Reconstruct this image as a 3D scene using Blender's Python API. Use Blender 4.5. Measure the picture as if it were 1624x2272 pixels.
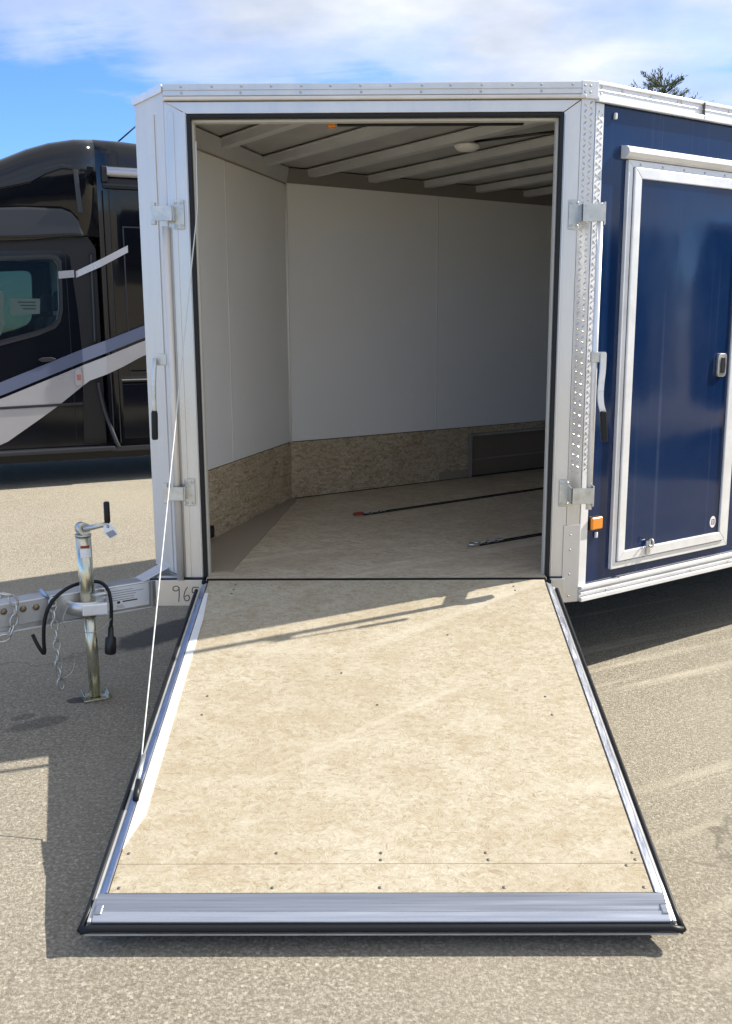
import bpy, bmesh, math, random
from mathutils import Vector, Matrix
from mathutils.geometry import tessellate_polygon
random.seed(7)
for o in list(bpy.data.objects):
    bpy.data.objects.remove(o)
SC = bpy.context.scene
COL = SC.collection

# ------------------------------------------------------------------ camera
YAW, PITCH, ROLL = 0.00495, 0.19304, -0.00469
fw = Vector((-math.sin(YAW)*math.cos(PITCH), math.cos(YAW)*math.cos(PITCH), -math.sin(PITCH)))
rt = Vector((math.cos(YAW), math.sin(YAW), 0))
up = rt.cross(fw)
r2 = math.cos(ROLL)*rt + math.sin(ROLL)*up
u2 = -math.sin(ROLL)*rt + math.cos(ROLL)*up
CAMP = Vector((-0.0209, -3.7101, 1.45))
cd = bpy.data.cameras.new('camera')
cam = bpy.data.objects.new('camera', cd)
COL.objects.link(cam)
cam.matrix_world = Matrix(((r2.x, u2.x, -fw.x, CAMP.x), (r2.y, u2.y, -fw.y, CAMP.y), (r2.z, u2.z, -fw.z, CAMP.z), (0, 0, 0, 1)))
cd.sensor_fit = 'VERTICAL'
cd.sensor_height = 36.0
cd.lens = 36.0*2156.42/2272.0
cd.clip_start = 0.05
cd.clip_end = 1500
SC.camera = cam
SC.render.resolution_x, SC.render.resolution_y = 732, 1024

def px(x, y, P, n):
    """the point where the photograph's pixel (1624 px wide frame) meets the plane P, n"""
    d = fw + r2*((x-812)/2156.42) - u2*((y-1136)/2156.42)
    n = Vector(n)
    return CAMP + d*((Vector(P)-CAMP).dot(n)/d.dot(n))

# ------------------------------------------------------------------ sun, sky, exposure
SUN_AZ, SUN_EL = math.radians(19.3), math.radians(37.4)      # azimuth counted from +X towards +Y
sdir = Vector((math.cos(SUN_AZ)*math.cos(SUN_EL), math.sin(SUN_AZ)*math.cos(SUN_EL), math.sin(SUN_EL)))
ld = bpy.data.lights.new('sun', 'SUN')
ld.energy = 3.8
ld.angle = math.radians(0.53)
ld.color = (1.0, 0.945, 0.86)
sun = bpy.data.objects.new('sun', ld)
COL.objects.link(sun)
sun.rotation_euler = sdir.to_track_quat('Z', 'Y').to_euler()
sun.location = sdir*40

W = bpy.data.worlds.new('World')
SC.world = W
W.use_nodes = True
nt = W.node_tree
nt.nodes.clear()
def N(t, tree, **k):
    n = tree.nodes.new(t)
    for a, b in k.items():
        if a.startswith('_'):
            n.inputs[a[1:].replace('_', ' ')].default_value = b
        else:
            setattr(n, a, b)
    return n
def ramp(tree, fac, stops, interp='LINEAR'):
    n = tree.nodes.new('ShaderNodeValToRGB')
    n.color_ramp.interpolation = interp
    e = n.color_ramp.elements
    while len(e) < len(stops):
        e.new(0.5)
    for i, (p, c) in enumerate(stops):
        e[i].position = p
        e[i].color = (c, c, c, 1) if isinstance(c, (int, float)) else (*c, 1)
    tree.links.new(fac, n.inputs[0])
    return n.outputs[0]
def mixc(tree, f, a, b, mode='MIX'):
    n = tree.nodes.new('ShaderNodeMix')
    n.data_type = 'RGBA'
    n.blend_type = mode
    for s, v in ((0, f), (6, a), (7, b)):
        if hasattr(v, 'links') or hasattr(v, 'is_linked'):
            tree.links.new(v, n.inputs[s])
        elif s == 0:
            n.inputs[0].default_value = v
        else:
            n.inputs[s].default_value = (*v, 1)
    return n.outputs[2]
def math_(tree, op, a, b=None, c=None, clamp=False):
    n = tree.nodes.new('ShaderNodeMath')
    n.operation = op
    n.use_clamp = clamp
    for i, v in enumerate((a, b, c)):
        if v is None:
            continue
        if hasattr(v, 'is_linked'):
            tree.links.new(v, n.inputs[i])
        else:
            n.inputs[i].default_value = v
    return n.outputs[0]
sky = N('ShaderNodeTexSky', nt, sky_type='NISHITA', sun_disc=False)
sky.sun_elevation = SUN_EL
sky.sun_rotation = math.pi/2 - SUN_AZ
sky.air_density = 1.15
sky.dust_density = 0.15
sky.altitude = 1200
sky.ozone_density = 4.0
tc = N('ShaderNodeTexCoord', nt)
sep = N('ShaderNodeSeparateXYZ', nt)
nt.links.new(tc.outputs['Generated'], sep.inputs[0])
zc = math_(nt, 'ADD', math_(nt, 'MAXIMUM', sep.outputs[2], 0.0), 0.16)
cx_ = math_(nt, 'DIVIDE', sep.outputs[0], zc)
cy_ = math_(nt, 'DIVIDE', sep.outputs[1], zc)
cmb = N('ShaderNodeCombineXYZ', nt)
nt.links.new(cx_, cmb.inputs[0]); nt.links.new(cy_, cmb.inputs[1])
mp = N('ShaderNodeMapping', nt)
mp.inputs['Location'].default_value = (4.7, 10.8, 0)
mp.inputs['Rotation'].default_value = (0, 0, math.radians(12))
mp.inputs['Scale'].default_value = (1, 1, 1)
nt.links.new(cmb.outputs[0], mp.inputs[0])
n1 = N('ShaderNodeTexNoise', nt, _Scale=1.15, _Detail=6.0, _Roughness=0.5, _Distortion=0.25)
nt.links.new(mp.outputs[0], n1.inputs['Vector'])
n2 = N('ShaderNodeTexNoise', nt, _Scale=3.2, _Detail=8.0, _Roughness=0.62, _Distortion=0.9)
mp2 = N('ShaderNodeMapping', nt)
mp2.inputs['Scale'].default_value = (0.45, 1.9, 1)
mp2.inputs['Rotation'].default_value = (0, 0, math.radians(24))
nt.links.new(cmb.outputs[0], mp2.inputs[0])
nt.links.new(mp2.outputs[0], n2.inputs['Vector'])
# the cloud bank thickens to the east (+X) and is open low in the west; unseen overhead cover added for ambient light
high = math_(nt, 'MULTIPLY_ADD', math_(nt, 'MAXIMUM', sep.outputs[2], 0.0), 0.40, -0.10)
east = math_(nt, 'MULTIPLY_ADD', cx_, 0.13, 0.11)
east = math_(nt, 'MINIMUM', math_(nt, 'MAXIMUM', east, -0.05), 0.20)
dens = math_(nt, 'ADD', math_(nt, 'ADD', n1.outputs[0], math_(nt, 'MULTIPLY', n2.outputs[0], 0.14)), math_(nt, 'ADD', east, high))
cmask = ramp(nt, dens, [(0.56, 0.0), (0.67, 0.55), (0.82, 0.93)], 'EASE')
n3 = N('ShaderNodeTexNoise', nt, _Scale=2.4, _Detail=6.0, _Roughness=0.55)
nt.links.new(mp.outputs[0], n3.inputs['Vector'])
cbright = ramp(nt, n3.outputs[0], [(0.30, (2.5, 2.75, 3.15)), (0.68, (4.2, 4.3, 4.45))])
skyc = mixc(nt, cmask, mixc(nt, 1.0, sky.outputs[0], (.48, .65, .98), 'MULTIPLY'), cbright)
bg = N('ShaderNodeBackground', nt, _Strength=0.11)
nt.links.new(skyc, bg.inputs[0])
wo = N('ShaderNodeOutputWorld', nt)
nt.links.new(bg.outputs[0], wo.inputs[0])

SC.render.engine = 'CYCLES'
vs = SC.view_settings
vs.view_transform = 'Standard'
vs.look = 'None'
vs.gamma = 1.0
vs.use_curve_mapping = False
vs.exposure = 1.2
try:
    SC.cycles.max_bounces = 10
    SC.cycles.diffuse_bounces = 6
    SC.cycles.glossy_bounces = 4
    SC.cycles.caustics_reflective = False
    SC.cycles.caustics_refractive = False
except Exception:
    pass

# ------------------------------------------------------------------ materials
def mat(name, color=(.5, .5, .5), rough=.5, metal=0.0, coat=0.0, spec=.5, coat_rough=.04):
    m = bpy.data.materials.new(name)
    m.use_nodes = True
    b = m.node_tree.nodes['Principled BSDF']
    b.inputs['Base Color'].default_value = (*color, 1)
    b.inputs['Roughness'].default_value = rough
    b.inputs['Metallic'].default_value = metal
    b.inputs['Coat Weight'].default_value = coat
    b.inputs['Coat Roughness'].default_value = coat_rough
    b.inputs['Specular IOR Level'].default_value = spec
    return m
def parts_of(m):
    t = m.node_tree
    return t, t.nodes['Principled BSDF'], t.links
def objco(t, scale=(1, 1, 1), rot=(0, 0, 0), loc=(0, 0, 0)):
    tc = t.nodes.new('ShaderNodeTexCoord')
    mp = t.nodes.new('ShaderNodeMapping')
    mp.inputs['Scale'].default_value = scale
    mp.inputs['Rotation'].default_value = rot
    mp.inputs['Location'].default_value = loc
    t.links.new(tc.outputs['Object'], mp.inputs[0])
    return mp.outputs[0]
def noise(t, vec, scale, detail=4, rough=.55, dist=0):
    n = N('ShaderNodeTexNoise', t, _Scale=scale, _Detail=detail, _Roughness=rough, _Distortion=dist)
    t.links.new(vec, n.inputs['Vector'])
    return n.outputs[0]
def voro(t, vec, scale, feature='F1', out=0):
    n = N('ShaderNodeTexVoronoi', t, feature=feature, _Scale=scale)
    t.links.new(vec, n.inputs['Vector'])
    return n.outputs[out]
def bump(t, b, h, strength, dist=.01):
    n = N('ShaderNodeBump', t, _Strength=strength, _Distance=dist)
    t.links.new(h, n.inputs['Height'])
    t.links.new(n.outputs[0], b.inputs['Normal'])
def var_rough(m, lo, hi, scale=8, stretch=(1, 1, 1), tint=None):
    """uneven gloss, and a slight change of tone with it"""
    t, b, L = parts_of(m)
    f = noise(t, objco(t, stretch), scale, 6, .6)
    L.new(ramp(t, f, [(.3, lo), (.7, hi)]), b.inputs['Roughness'])
    if tint:
        L.new(ramp(t, f, [(.32, tint[0]), (.68, tint[1])]), b.inputs['Base Color'])
    return m
M = {}
M['alu'] = var_rough(mat('mill_aluminium', (.66, .66, .65), .4, .8), .26, .44, 6, (1, 1, .25), ((.61, .60, .575), (.73, .72, .695)))
M['alu_trim'] = var_rough(mat('bright_aluminium_trim', (.84, .84, .83), .35, .28), .28, .44, 9, (1, 1, 1), ((.78, .78, .77), (.88, .88, .87)))
M['alu_dull'] = var_rough(mat('dull_aluminium', (.55, .55, .53), .5, .55), .42, .6, 7, (1, 1, 1), ((.46, .46, .44), (.60, .60, .58)))
M['tread'] = mat('tread_plate', (.58, .58, .57), .16, .95)
M['ramp_alu'] = var_rough(mat('ramp_aluminium', (.74, .75, .78), .32, .88), .24, .40, 1, (2.2, 130, 130), ((.29, .31, .36), (.41, .43, .485)))
M['ramp_nosing'] = var_rough(mat('ramp_nosing_aluminium', (.6, .6, .64), .30, .85), .22, .36, 1, (3, 90, 90), ((.44, .47, .54), (.56, .59, .66)))
M['ramp_rail'] = var_rough(mat('ramp_rail_aluminium', (.6, .6, .64), .32, .85), .24, .40, 1, (60, 1.5, 60), ((.34, .36, .42), (.46, .48, .54)))
M['recess'] = mat('dark_recess_lining', (.22, .175, .125), .6)
M['edge_dark'] = mat('brown_edge_strip', (.34, .285, .215), .7)
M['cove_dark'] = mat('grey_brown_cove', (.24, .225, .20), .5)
M['lens_pale'] = mat('pale_lens', (.45, .42, .42), .25)
M['lens_red'] = mat('faded_red_lens', (.45, .18, .17), .3)
M['nose'] = var_rough(mat('nose_cap_aluminium', (.66, .65, .62), .45, .22), .36, .5, 5, (1, 1, .2), ((.66, .625, .565), (.77, .735, .675)))
M['zinc'] = var_rough(mat('zinc_plated_steel', (.62, .62, .58), .38, .8), .25, .5, 25, (1, 1, 1), ((.48, .48, .45), (.70, .70, .66)))
M['galv'] = var_rough(mat('yellow_zinc_tube', (.66, .62, .45), .25, .9), .15, .35, 20, (1, 1, .2), ((.52, .50, .38), (.74, .71, .56)))
M['brass'] = var_rough(mat('yellow_plated_bolt', (.3, .22, .13), .4, .8), .3, .5, 60, (1, 1, 1), ((.16, .11, .07), (.36, .28, .18)))
M['blackrub'] = mat('black_rubber', (.007, .0075, .009), .45, 0, 0, .35)
M['blackpl'] = mat('black_plastic', (.015, .015, .016), .38)
M['cream'] = mat('cream_trim', (.62, .60, .53), .5)
M['screw'] = mat('screw_steel', (.16, .15, .13), .5, .6)
M['rivet'] = mat('rivet_aluminium', (.50, .50, .50), .45, .7)
M['marker'] = mat('marker_ink', (.03, .03, .045), .7)
M['paper'] = mat('white_label', (.84, .85, .85), .6)
M['ink'] = mat('label_ink_grey', (.30, .31, .33), .6)
M['inkblack'] = mat('label_ink_black', (.02, .02, .022), .6)
M['red'] = mat('red_plastic', (.30, .035, .025), .5)
M['orange'] = mat('amber_lens', (.85, .28, .02), .25, 0, .5)
M['white'] = mat('white_plastic', (.78, .77, .74), .35)
M['cable'] = mat('coated_wire_rope', (.60, .60, .56), .5)
M['blue_zinc'] = mat('blue_zinc_hook', (.30, .42, .62), .35, .8)

# interior panel
m = M['panel'] = mat('white_wall_panel', (.74, .73, .69), .42)
t, b, L = parts_of(m)
f = noise(t, objco(t), 2.2, 5, .6)
L.new(ramp(t, f, [(.3, (.88, .87, .83)), (.7, (.92, .91, .88))]), b.inputs['Base Color'])
m = M['ceil'] = var_rough(mat('bare_aluminium_ceiling', (.50, .50, .48), .5, .1), .42, .6, 5, (1, 1, 1), ((.42, .41, .385), (.54, .53, .50)))
M['bow'] = var_rough(mat('roof_bow_aluminium', (.76, .75, .72), .4, .15), .32, .5, 5, (1, 1, 1), ((.56, .565, .56), (.66, .665, .66)))

# navy paint: slight waviness of the sheet, dust and water runs
m = M['navy'] = mat('navy_gloss_panel', (.006, .026, .12), .08, 0, .0, .42)
t, b, L = parts_of(m)
co = objco(t)
runs = noise(t, objco(t, (38, 38, .5)), 1.0, 3, .5)
dust = noise(t, co, 3.0, 6, .65)
runm = math_(t, 'MULTIPLY', ramp(t, runs, [(.60, 0.0), (.74, 1.0)]), ramp(t, dust, [(.35, .25), (.65, 1.0)]))
base = mixc(t, ramp(t, dust, [(.35, 0.0), (.75, 1.0)]), (.0038, .0185, .070), (.0075, .026, .082))
L.new(mixc(t, math_(t, 'MULTIPLY', runm, .16), base, (.16, .20, .28)), b.inputs['Base Color'])
L.new(ramp(t, dust, [(.3, .05), (.7, .11)]), b.inputs['Roughness'])
bump(t, b, noise(t, objco(t, (1, 1, .6)), 2.6, 2, .4), .16, .03)

# OSB: flat strands of wood lying in all directions
def osb(name, tones, dirt=.35, cell=62.0, spread=math.pi, contrast=1.0, axis=2, wear=0):
    """pressed strands: small patches, each with its own grain direction and tone, two layers over one another.
    axis 2 = lying board; axis 1 = standing board"""
    m = mat(name, tones[1], .72, 0, 0, .3)
    t, b, L = parts_of(m)
    co = objco(t)
    if axis == 1:                                   # lay the wall flat: (along, height)
        r0 = N('ShaderNodeVectorRotate', t, rotation_type='X_AXIS', _Angle=math.pi/2)
        L.new(co, r0.inputs['Vector'])
        co = r0.outputs[0]
    warp = N('ShaderNodeTexNoise', t, _Scale=9.0, _Detail=3.0)
    L.new(co, warp.inputs['Vector'])
    wv = N('ShaderNodeVectorMath', t, operation='MULTIPLY_ADD')
    L.new(warp.outputs[1], wv.inputs[0]); wv.inputs[1].default_value = (.03, .03, .03); L.new(co, wv.inputs[2])
    def layer(sc, off, fx, fy):
        mpn = N('ShaderNodeVectorMath', t, operation='ADD'); L.new(wv.outputs[0], mpn.inputs[0]); mpn.inputs[1].default_value = off
        st = N('ShaderNodeVectorMath', t, operation='MULTIPLY'); L.new(mpn.outputs[0], st.inputs[0]); st.inputs[1].default_value = (.62, 1.25, .15)
        v = N('ShaderNodeTexVoronoi', t, feature='F1', _Scale=sc); L.new(st.outputs[0], v.inputs['Vector'])
        sp = N('ShaderNodeSeparateColor', t); L.new(v.outputs[1], sp.inputs[0])
        ang = math_(t, 'MULTIPLY_ADD', sp.outputs[0], spread, -spread/2)
        rr = N('ShaderNodeVectorRotate', t, rotation_type='Z_AXIS'); L.new(mpn.outputs[0], rr.inputs['Vector']); L.new(ang, rr.inputs['Angle'])
        sc2 = N('ShaderNodeVectorMath', t, operation='MULTIPLY'); L.new(rr.outputs[0], sc2.inputs[0]); sc2.inputs[1].default_value = (fx, fy, 30)
        return sp, noise(t, sc2.outputs[0], 1.0, 5, .68)
    spA, fA = layer(cell, (0, 0, 0), 34, 210)
    spB, fB = layer(cell*1.35, (3.3, 1.7, 0), 40, 260)
    pick = ramp(t, spB.outputs[1], [(.48, 0.0), (.54, 1.0)])
    fib = mixc(t, pick, fA, fB)
    tone = mixc(t, pick, spA.outputs[2], spB.outputs[2])
    big = noise(t, objco(t), 2.3, 5, .62)
    v = math_(t, 'ADD', math_(t, 'MULTIPLY_ADD', fib, 1.5*contrast, -.75*contrast), math_(t, 'MULTIPLY_ADD', tone, .24*contrast, .5-.12*contrast))
    col = ramp(t, v, [(.20, tones[0]), (.40, tones[1]), (.58, tones[2]), (.80, tones[3])])
    col = mixc(t, math_(t, 'MULTIPLY', ramp(t, big, [(.36, 1.0), (.64, 0.0)]), dirt), col, mul(tones[0], 1.12))
    col = mixc(t, math_(t, 'MULTIPLY', ramp(t, fib, [(.24, 1.0), (.36, 0.0)]), .55), col, mul(tones[0], .62))
    if wear:
        med = noise(t, objco(t, (1, 1.6, 1), (0, 0, .2)), 6.5, 5, .62)
        col = mixc(t, math_(t, 'MULTIPLY', ramp(t, med, [(.50, 0.0), (.68, 1.0)]), .42*wear), col, mul(tones[0], 1.18))
        col = mixc(t, math_(t, 'MULTIPLY', ramp(t, med, [(.30, 1.0), (.46, 0.0)]), .45*wear), col, mul(tones[3], 1.06))
        rot_ = N('ShaderNodeVectorMath', t, operation='MULTIPLY')
        L.new(objco(t, (1, 1, 1), (0, 0, math.radians(-34))), rot_.inputs[0]); rot_.inputs[1].default_value = (.5, 9.0, 1)
        tyre = noise(t, rot_.outputs[0], 1.0, 4, .6, .2)
        col = mixc(t, math_(t, 'MULTIPLY', ramp(t, tyre, [(.58, 0.0), (.68, 1.0)]), .40*wear), col, mul(tones[3], 1.14))
        scf = N('ShaderNodeVectorMath', t, operation='MULTIPLY')
        L.new(objco(t, (1, 1, 1), (0, 0, .25)), scf.inputs[0]); scf.inputs[1].default_value = (9, 60, 20)
        sc_ = noise(t, scf.outputs[0], 1.0, 3, .5, .6)
        col = mixc(t, math_(t, 'MULTIPLY', ramp(t, sc_, [(.70, 0.0), (.76, 1.0)]), .55*wear), col, mul(tones[0], .60))
    L.new(col, b.inputs['Base Color'])
    bump(t, b, v, .3, .003)
    return m
def mul(c, k):
    return tuple(x*k for x in c)
M['osb'] = osb('osb_ramp', ((.275, .210, .128), (.385, .325, .225), (.450, .400, .295), (.515, .475, .380)), .25, 62.0, math.pi, .9, 2, .85)
M['osb_kick'] = osb('osb_kick_board', ((.26, .175, .095), (.46, .36, .23), (.60, .50, .345), (.72, .63, .48)), .30, 52.0, math.pi, 1.15, 1)
M['osb_floor'] = osb('osb_floor', ((.32, .25, .17), (.50, .42, .305), (.60, .52, .39), (.70, .63, .51)), .4, 50.0, .8, 1.15, 2, .7)

# ground: worn pale asphalt with exposed stones
m = M['asphalt'] = mat('worn_pale_asphalt', (.24, .215, .175), .85, 0, 0, .25)
t, b, L = parts_of(m)
co = objco(t)
stone = N('ShaderNodeTexVoronoi', t, feature='F1', _Scale=120.0); L.new(co, stone.inputs['Vector'])
ssep = N('ShaderNodeSeparateColor', t); L.new(stone.outputs[1], ssep.inputs[0])
gap = ramp(t, stone.outputs[0], [(.30, 1.0), (.62, 0.0)])
fine = noise(t, co, 190, 4, .8)
grit = noise(t, co, 95, 6, .78)
peb = N('ShaderNodeTexVoronoi', t, feature='F1', _Scale=42.0); L.new(co, peb.inputs['Vector'])
psep = N('ShaderNodeSeparateColor', t); L.new(peb.outputs[1], psep.inputs[0])
pebm = math_(t, 'MULTIPLY', ramp(t, peb.outputs[0], [(.16, 1.0), (.24, 0.0)]), ramp(t, psep.outputs[0], [(.70, 0.0), (.74, 1.0)]))
broad = noise(t, co, .55, 6, .6)
mid = noise(t, co, 5.0, 6, .65)
scol = ramp(t, ssep.outputs[0], [(0.0, (.25, .225, .182)), (.35, (.34, .31, .255)), (.75, (.41, .378, .315)), (1.0, (.54, .505, .44))])
col = mixc(t, math_(t, 'MULTIPLY_ADD', gap, .35, .65), (.21, .188, .152), scol)
col = mixc(t, ramp(t, grit, [(.40, .85), (.52, 0.0)]), col, (.155, .136, .106))
col = mixc(t, ramp(t, grit, [(.54, 0.0), (.64, .75)]), col, (.55, .515, .435))
col = mixc(t, math_(t, 'MULTIPLY', pebm, .8), col, ramp(t, psep.outputs[1], [(.3, (.14, .125, .105)), (.5, (.62, .59, .52))]))
col = mixc(t, ramp(t, fine, [(.35, .25), (.7, 0.0)]), col, (.15, .134, .108))
col = mixc(t, ramp(t, mid, [(.35, .22), (.65, 0.0)]), col, (.24, .218, .178))
col = mixc(t, ramp(t, broad, [(.40, 0.0), (.72, .40)]), col, (.43, .395, .325))
# pale dust streaks left by tyres, right of the ramp
sv = objco(t, (1, 1, 1), (0, 0, math.radians(-33)))
sx = N('ShaderNodeSeparateXYZ', t); L.new(sv, sx.inputs[0])
stv = N('ShaderNodeVectorMath', t, operation='MULTIPLY')
L.new(objco(t, (1, 1, 1), (0, 0, math.radians(-29))), stv.inputs[0]); stv.inputs[1].default_value = (.28, 8.0, 1)
st = noise(t, stv.outputs[0], 1.0, 4, .6, .3)
tracks = math_(t, 'MULTIPLY', ramp(t, st, [(.53, 0.0), (.62, 1.0)]), ramp(t, mid, [(.3, .35), (.6, 1.0)]))
gx = N('ShaderNodeSeparateXYZ', t); L.new(co, gx.inputs[0])
tracks = math_(t, 'MULTIPLY', tracks, ramp(t, gx.outputs[0], [(0.68, 0.0), (0.9, .75)]))
col = mixc(t, tracks, col, (.52, .48, .40))
crk = N('ShaderNodeTexVoronoi', t, feature='DISTANCE_TO_EDGE', _Scale=.42)
cw = N('ShaderNodeTexNoise', t, _Scale=2.2, _Detail=6.0, _Roughness=.62); L.new(co, cw.inputs['Vector'])
cv = N('ShaderNodeVectorMath', t, operation='MULTIPLY_ADD'); L.new(cw.outputs[1], cv.inputs[0]); cv.inputs[1].default_value = (.7, .7, 0); L.new(co, cv.inputs[2])
L.new(cv.outputs[0], crk.inputs['Vector'])
crack = math_(t, 'MULTIPLY', ramp(t, crk.outputs[0], [(.0012, 1.0), (.0036, 0.0)]), ramp(t, broad, [(.45, 0.0), (.58, .6)]))
col = mixc(t, crack, col, (.09, .08, .065))
# small oil and water stains, and one large dark ellipse
def dark_patch(cx, cy, ax, ay, ang, amount, tone=(.055, .055, .058)):
    global col
    v = objco(t, (1, 1, 1), (0, 0, 0), (-cx, -cy, 0))
    r = N('ShaderNodeVectorRotate', t, rotation_type='Z_AXIS', _Angle=-ang)
    L.new(v, r.inputs['Vector'])
    s = N('ShaderNodeVectorMath', t, operation='MULTIPLY')
    L.new(r.outputs[0], s.inputs[0]); s.inputs[1].default_value = (1/ax, 1/ay, 0)
    ln = N('ShaderNodeVectorMath', t, operation='LENGTH'); L.new(s.outputs[0], ln.inputs[0])
    d = math_(t, 'ADD', ln.outputs['Value'], math_(t, 'MULTIPLY', mid, .9))
    col = mixc(t, ramp(t, d, [(1.18, amount), (1.50, 0.0)] if False else [(.0, amount), (1.0, amount)]) if False else
               math_(t, 'MULTIPLY', math_(t, 'SUBTRACT', 1.0, math_(t, 'MULTIPLY', math_(t, 'SUBTRACT', d, 1.25), 4.0, clamp=True), clamp=True), amount), col, tone)
dark_patch(-.98, .76, .36, .13, .95, .85)  # large dark ellipse beside the tongue
dark_patch(-1.17, -.115, .045, .035, .3, .85)
dark_patch(-1.25, -.34, .12, .05, .6, .45)
dark_patch(-1.33, -.28, .05, .03, .6, .4)
dark_patch(1.34, -.62, .04, .03, .2, .6)
dark_patch(1.55, -.78, .05, .02, .4, .4)
col = mixc(t, 1.0, col, (1.27, 1.235, 1.15), 'MULTIPLY')
L.new(col, b.inputs['Base Color'])
bump(t, b, math_(t, 'ADD', math_(t, 'MULTIPLY', grit, 1.4), math_(t, 'MULTIPLY', fine, .9)), .8, .008)

# motorhome paints
M['rvblack'] = mat('black_gloss_paint', (.006, .007, .010), .10, 0, .15, .4)
t, b, L = parts_of(M['rvblack'])
bump(t, b, noise(t, objco(t), 1.6, 2, .4), .10, .03)
M['rvmatt'] = mat('black_trim', (.008, .008, .009), .5)
M['rvsilver'] = var_rough(mat('silver_paint', (.50, .49, .50), .3, .35, .4), .25, .35, 3)
M['rvblue'] = mat('blue_grey_paint', (.16, .19, .29), .28, .3, .5)
M['rvgrey'] = mat('dark_grey_body_plastic', (.026, .028, .034), .35)
M['rvcabin'] = mat('grey_cab_lining', (.42, .44, .42), .8)
M['rvseat'] = mat('dark_seat_cloth', (.02, .022, .024), .9)
m = M['glass'] = bpy.data.materials.new('tinted_glass'); m.use_nodes = True
t = m.node_tree; t.nodes.clear()
tr = N('ShaderNodeBsdfTransparent', t); tr.inputs[0].default_value = (.80, .86, .83, 1)
gl = N('ShaderNodeBsdfGlossy', t, _Roughness=.02); gl.inputs[0].default_value = (.9, .95, .93, 1)
fr = N('ShaderNodeFresnel', t, _IOR=1.5)
mx = N('ShaderNodeMixShader', t); t.links.new(math_(t, 'ADD', fr.outputs[0], .04), mx.inputs[0])
t.links.new(tr.outputs[0], mx.inputs[1]); t.links.new(gl.outputs[0], mx.inputs[2])
ot = N('ShaderNodeOutputMaterial', t); t.links.new(mx.outputs[0], ot.inputs[0])
m = M['glass_dark'] = M['glass'].copy()
m.name = 'dark_tinted_glass'
for nd_ in m.node_tree.nodes:
    if nd_.type == 'BSDF_TRANSPARENT':
        nd_.inputs[0].default_value = (.30, .36, .33, 1)
# tree
m = M['needles'] = mat('conifer_needles', (.055, .075, .035), .7, 0, 0, .2)
t, b, L = parts_of(m)
L.new(ramp(t, noise(t, objco(t), 2.5, 3), [(.35, (.045, .066, .030)), (.65, (.115, .145, .07))]), b.inputs['Base Color'])
M['bark'] = var_rough(mat('conifer_bark', (.08, .06, .045), .9), .85, .95, 12, (1, 1, .2), ((.05, .038, .028), (.12, .09, .07)))
M['tyre'] = mat('tyre_rubber', (.02, .02, .02), .75)

# ------------------------------------------------------------------ mesh helpers
class MB:
    def __init__(s):
        s.v, s.f, s.sm = [], [], []
    def add(s, vs, fs, smooth=False):
        k = len(s.v)
        s.v += [Vector(x) for x in vs]
        s.f += [tuple(k+i for i in f) for f in fs]
        s.sm += [smooth]*len(fs)
        return s
    def build(s, name, mt, parent=None, bevel=0, seg=2, smooth_angle=None):
        me = bpy.data.meshes.new(name)
        off = ROOT.get(parent, Vector((0, 0, 0))) if parent else Vector((0, 0, 0))
        me.from_pydata([v-off for v in s.v], [], s.f)
        me.polygons.foreach_set('use_smooth', s.sm)
        bm = bmesh.new(); bm.from_mesh(me)
        bmesh.ops.recalc_face_normals(bm, faces=bm.faces)
        bm.to_mesh(me); bm.free()
        me.materials.append(M[mt] if isinstance(mt, str) else mt)
        o = bpy.data.objects.new(name, me)
        COL.objects.link(o)
        if parent:
            o.parent = parent
            ROOT[o] = off
        if bevel:
            md = o.modifiers.new('edge', 'BEVEL')
            md.width = bevel; md.segments = seg; md.limit_method = 'ANGLE'; md.angle_limit = math.radians(32)
        return o
ROOT = {}
def thing(name, label, cat, loc=(0, 0, 0), group=None):
    o = bpy.data.objects.new(name, None)
    o.empty_display_size = .2
    COL.objects.link(o)
    o.location = loc
    o['label'] = label; o['category'] = cat
    if group:
        o['group'] = group
    ROOT[o] = Vector(loc)
    return o
def place(me_obj, name, pos, parent, rot=None):
    """a copy of a small piece sharing its mesh"""
    o = bpy.data.objects.new(name, me_obj)
    COL.objects.link(o)
    o.parent = parent
    o.location = Vector(pos)-ROOT[parent]
    if rot is not None:
        o.rotation_euler = rot
    ROOT[o] = ROOT[parent]
    return o
class Frame:
    """a vertical (or tilted) surface: s runs along it, d points out of it, z up it"""
    def __init__(s, o, S, Nn, Z=(0, 0, 1)):
        s.o, s.S, s.N, s.Z = Vector(o), Vector(S).normalized(), Vector(Nn).normalized(), Vector(Z).normalized()
    def __call__(s, a, d, z):
        return s.o+s.S*a+s.N*d+s.Z*z
    def rot(s):
        return Matrix((s.S, s.Z, s.N)).transposed().to_euler()
def fbox(F, a0, a1, d0, d1, z0, z1, mb=None):
    mb = mb or MB()
    vs = [F(a, d, z) for a in (a0, a1) for d in (d0, d1) for z in (z0, z1)]
    return mb.add(vs, [(0, 1, 3, 2), (4, 6, 7, 5), (0, 4, 5, 1), (2, 3, 7, 6), (0, 2, 6, 4), (1, 5, 7, 3)])
def prism(F, loops, d0, d1, mb=None):
    """polygon (with holes) in the frame's s,z plane given depth"""
    mb = mb or MB()
    if not isinstance(loops[0][0], (tuple, list)):
        loops = [loops]
    flat = [p for l in loops for p in l]
    tris = tessellate_polygon([[Vector((p[0], p[1], 0)) for p in l] for l in loops])
    n = len(flat)
    vs = [F(a, d0, z) for a, z in flat]+[F(a, d1, z) for a, z in flat]
    fs = [tuple(t) for t in tris]+[tuple(n+i for i in t) for t in tris]
    k = 0
    for l in loops:
        m = len(l)
        for i in range(m):
            j = (i+1) % m
            fs.append((k+i, k+j, n+k+j, n+k+i))
        k += m
    return mb.add(vs, fs)
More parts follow.
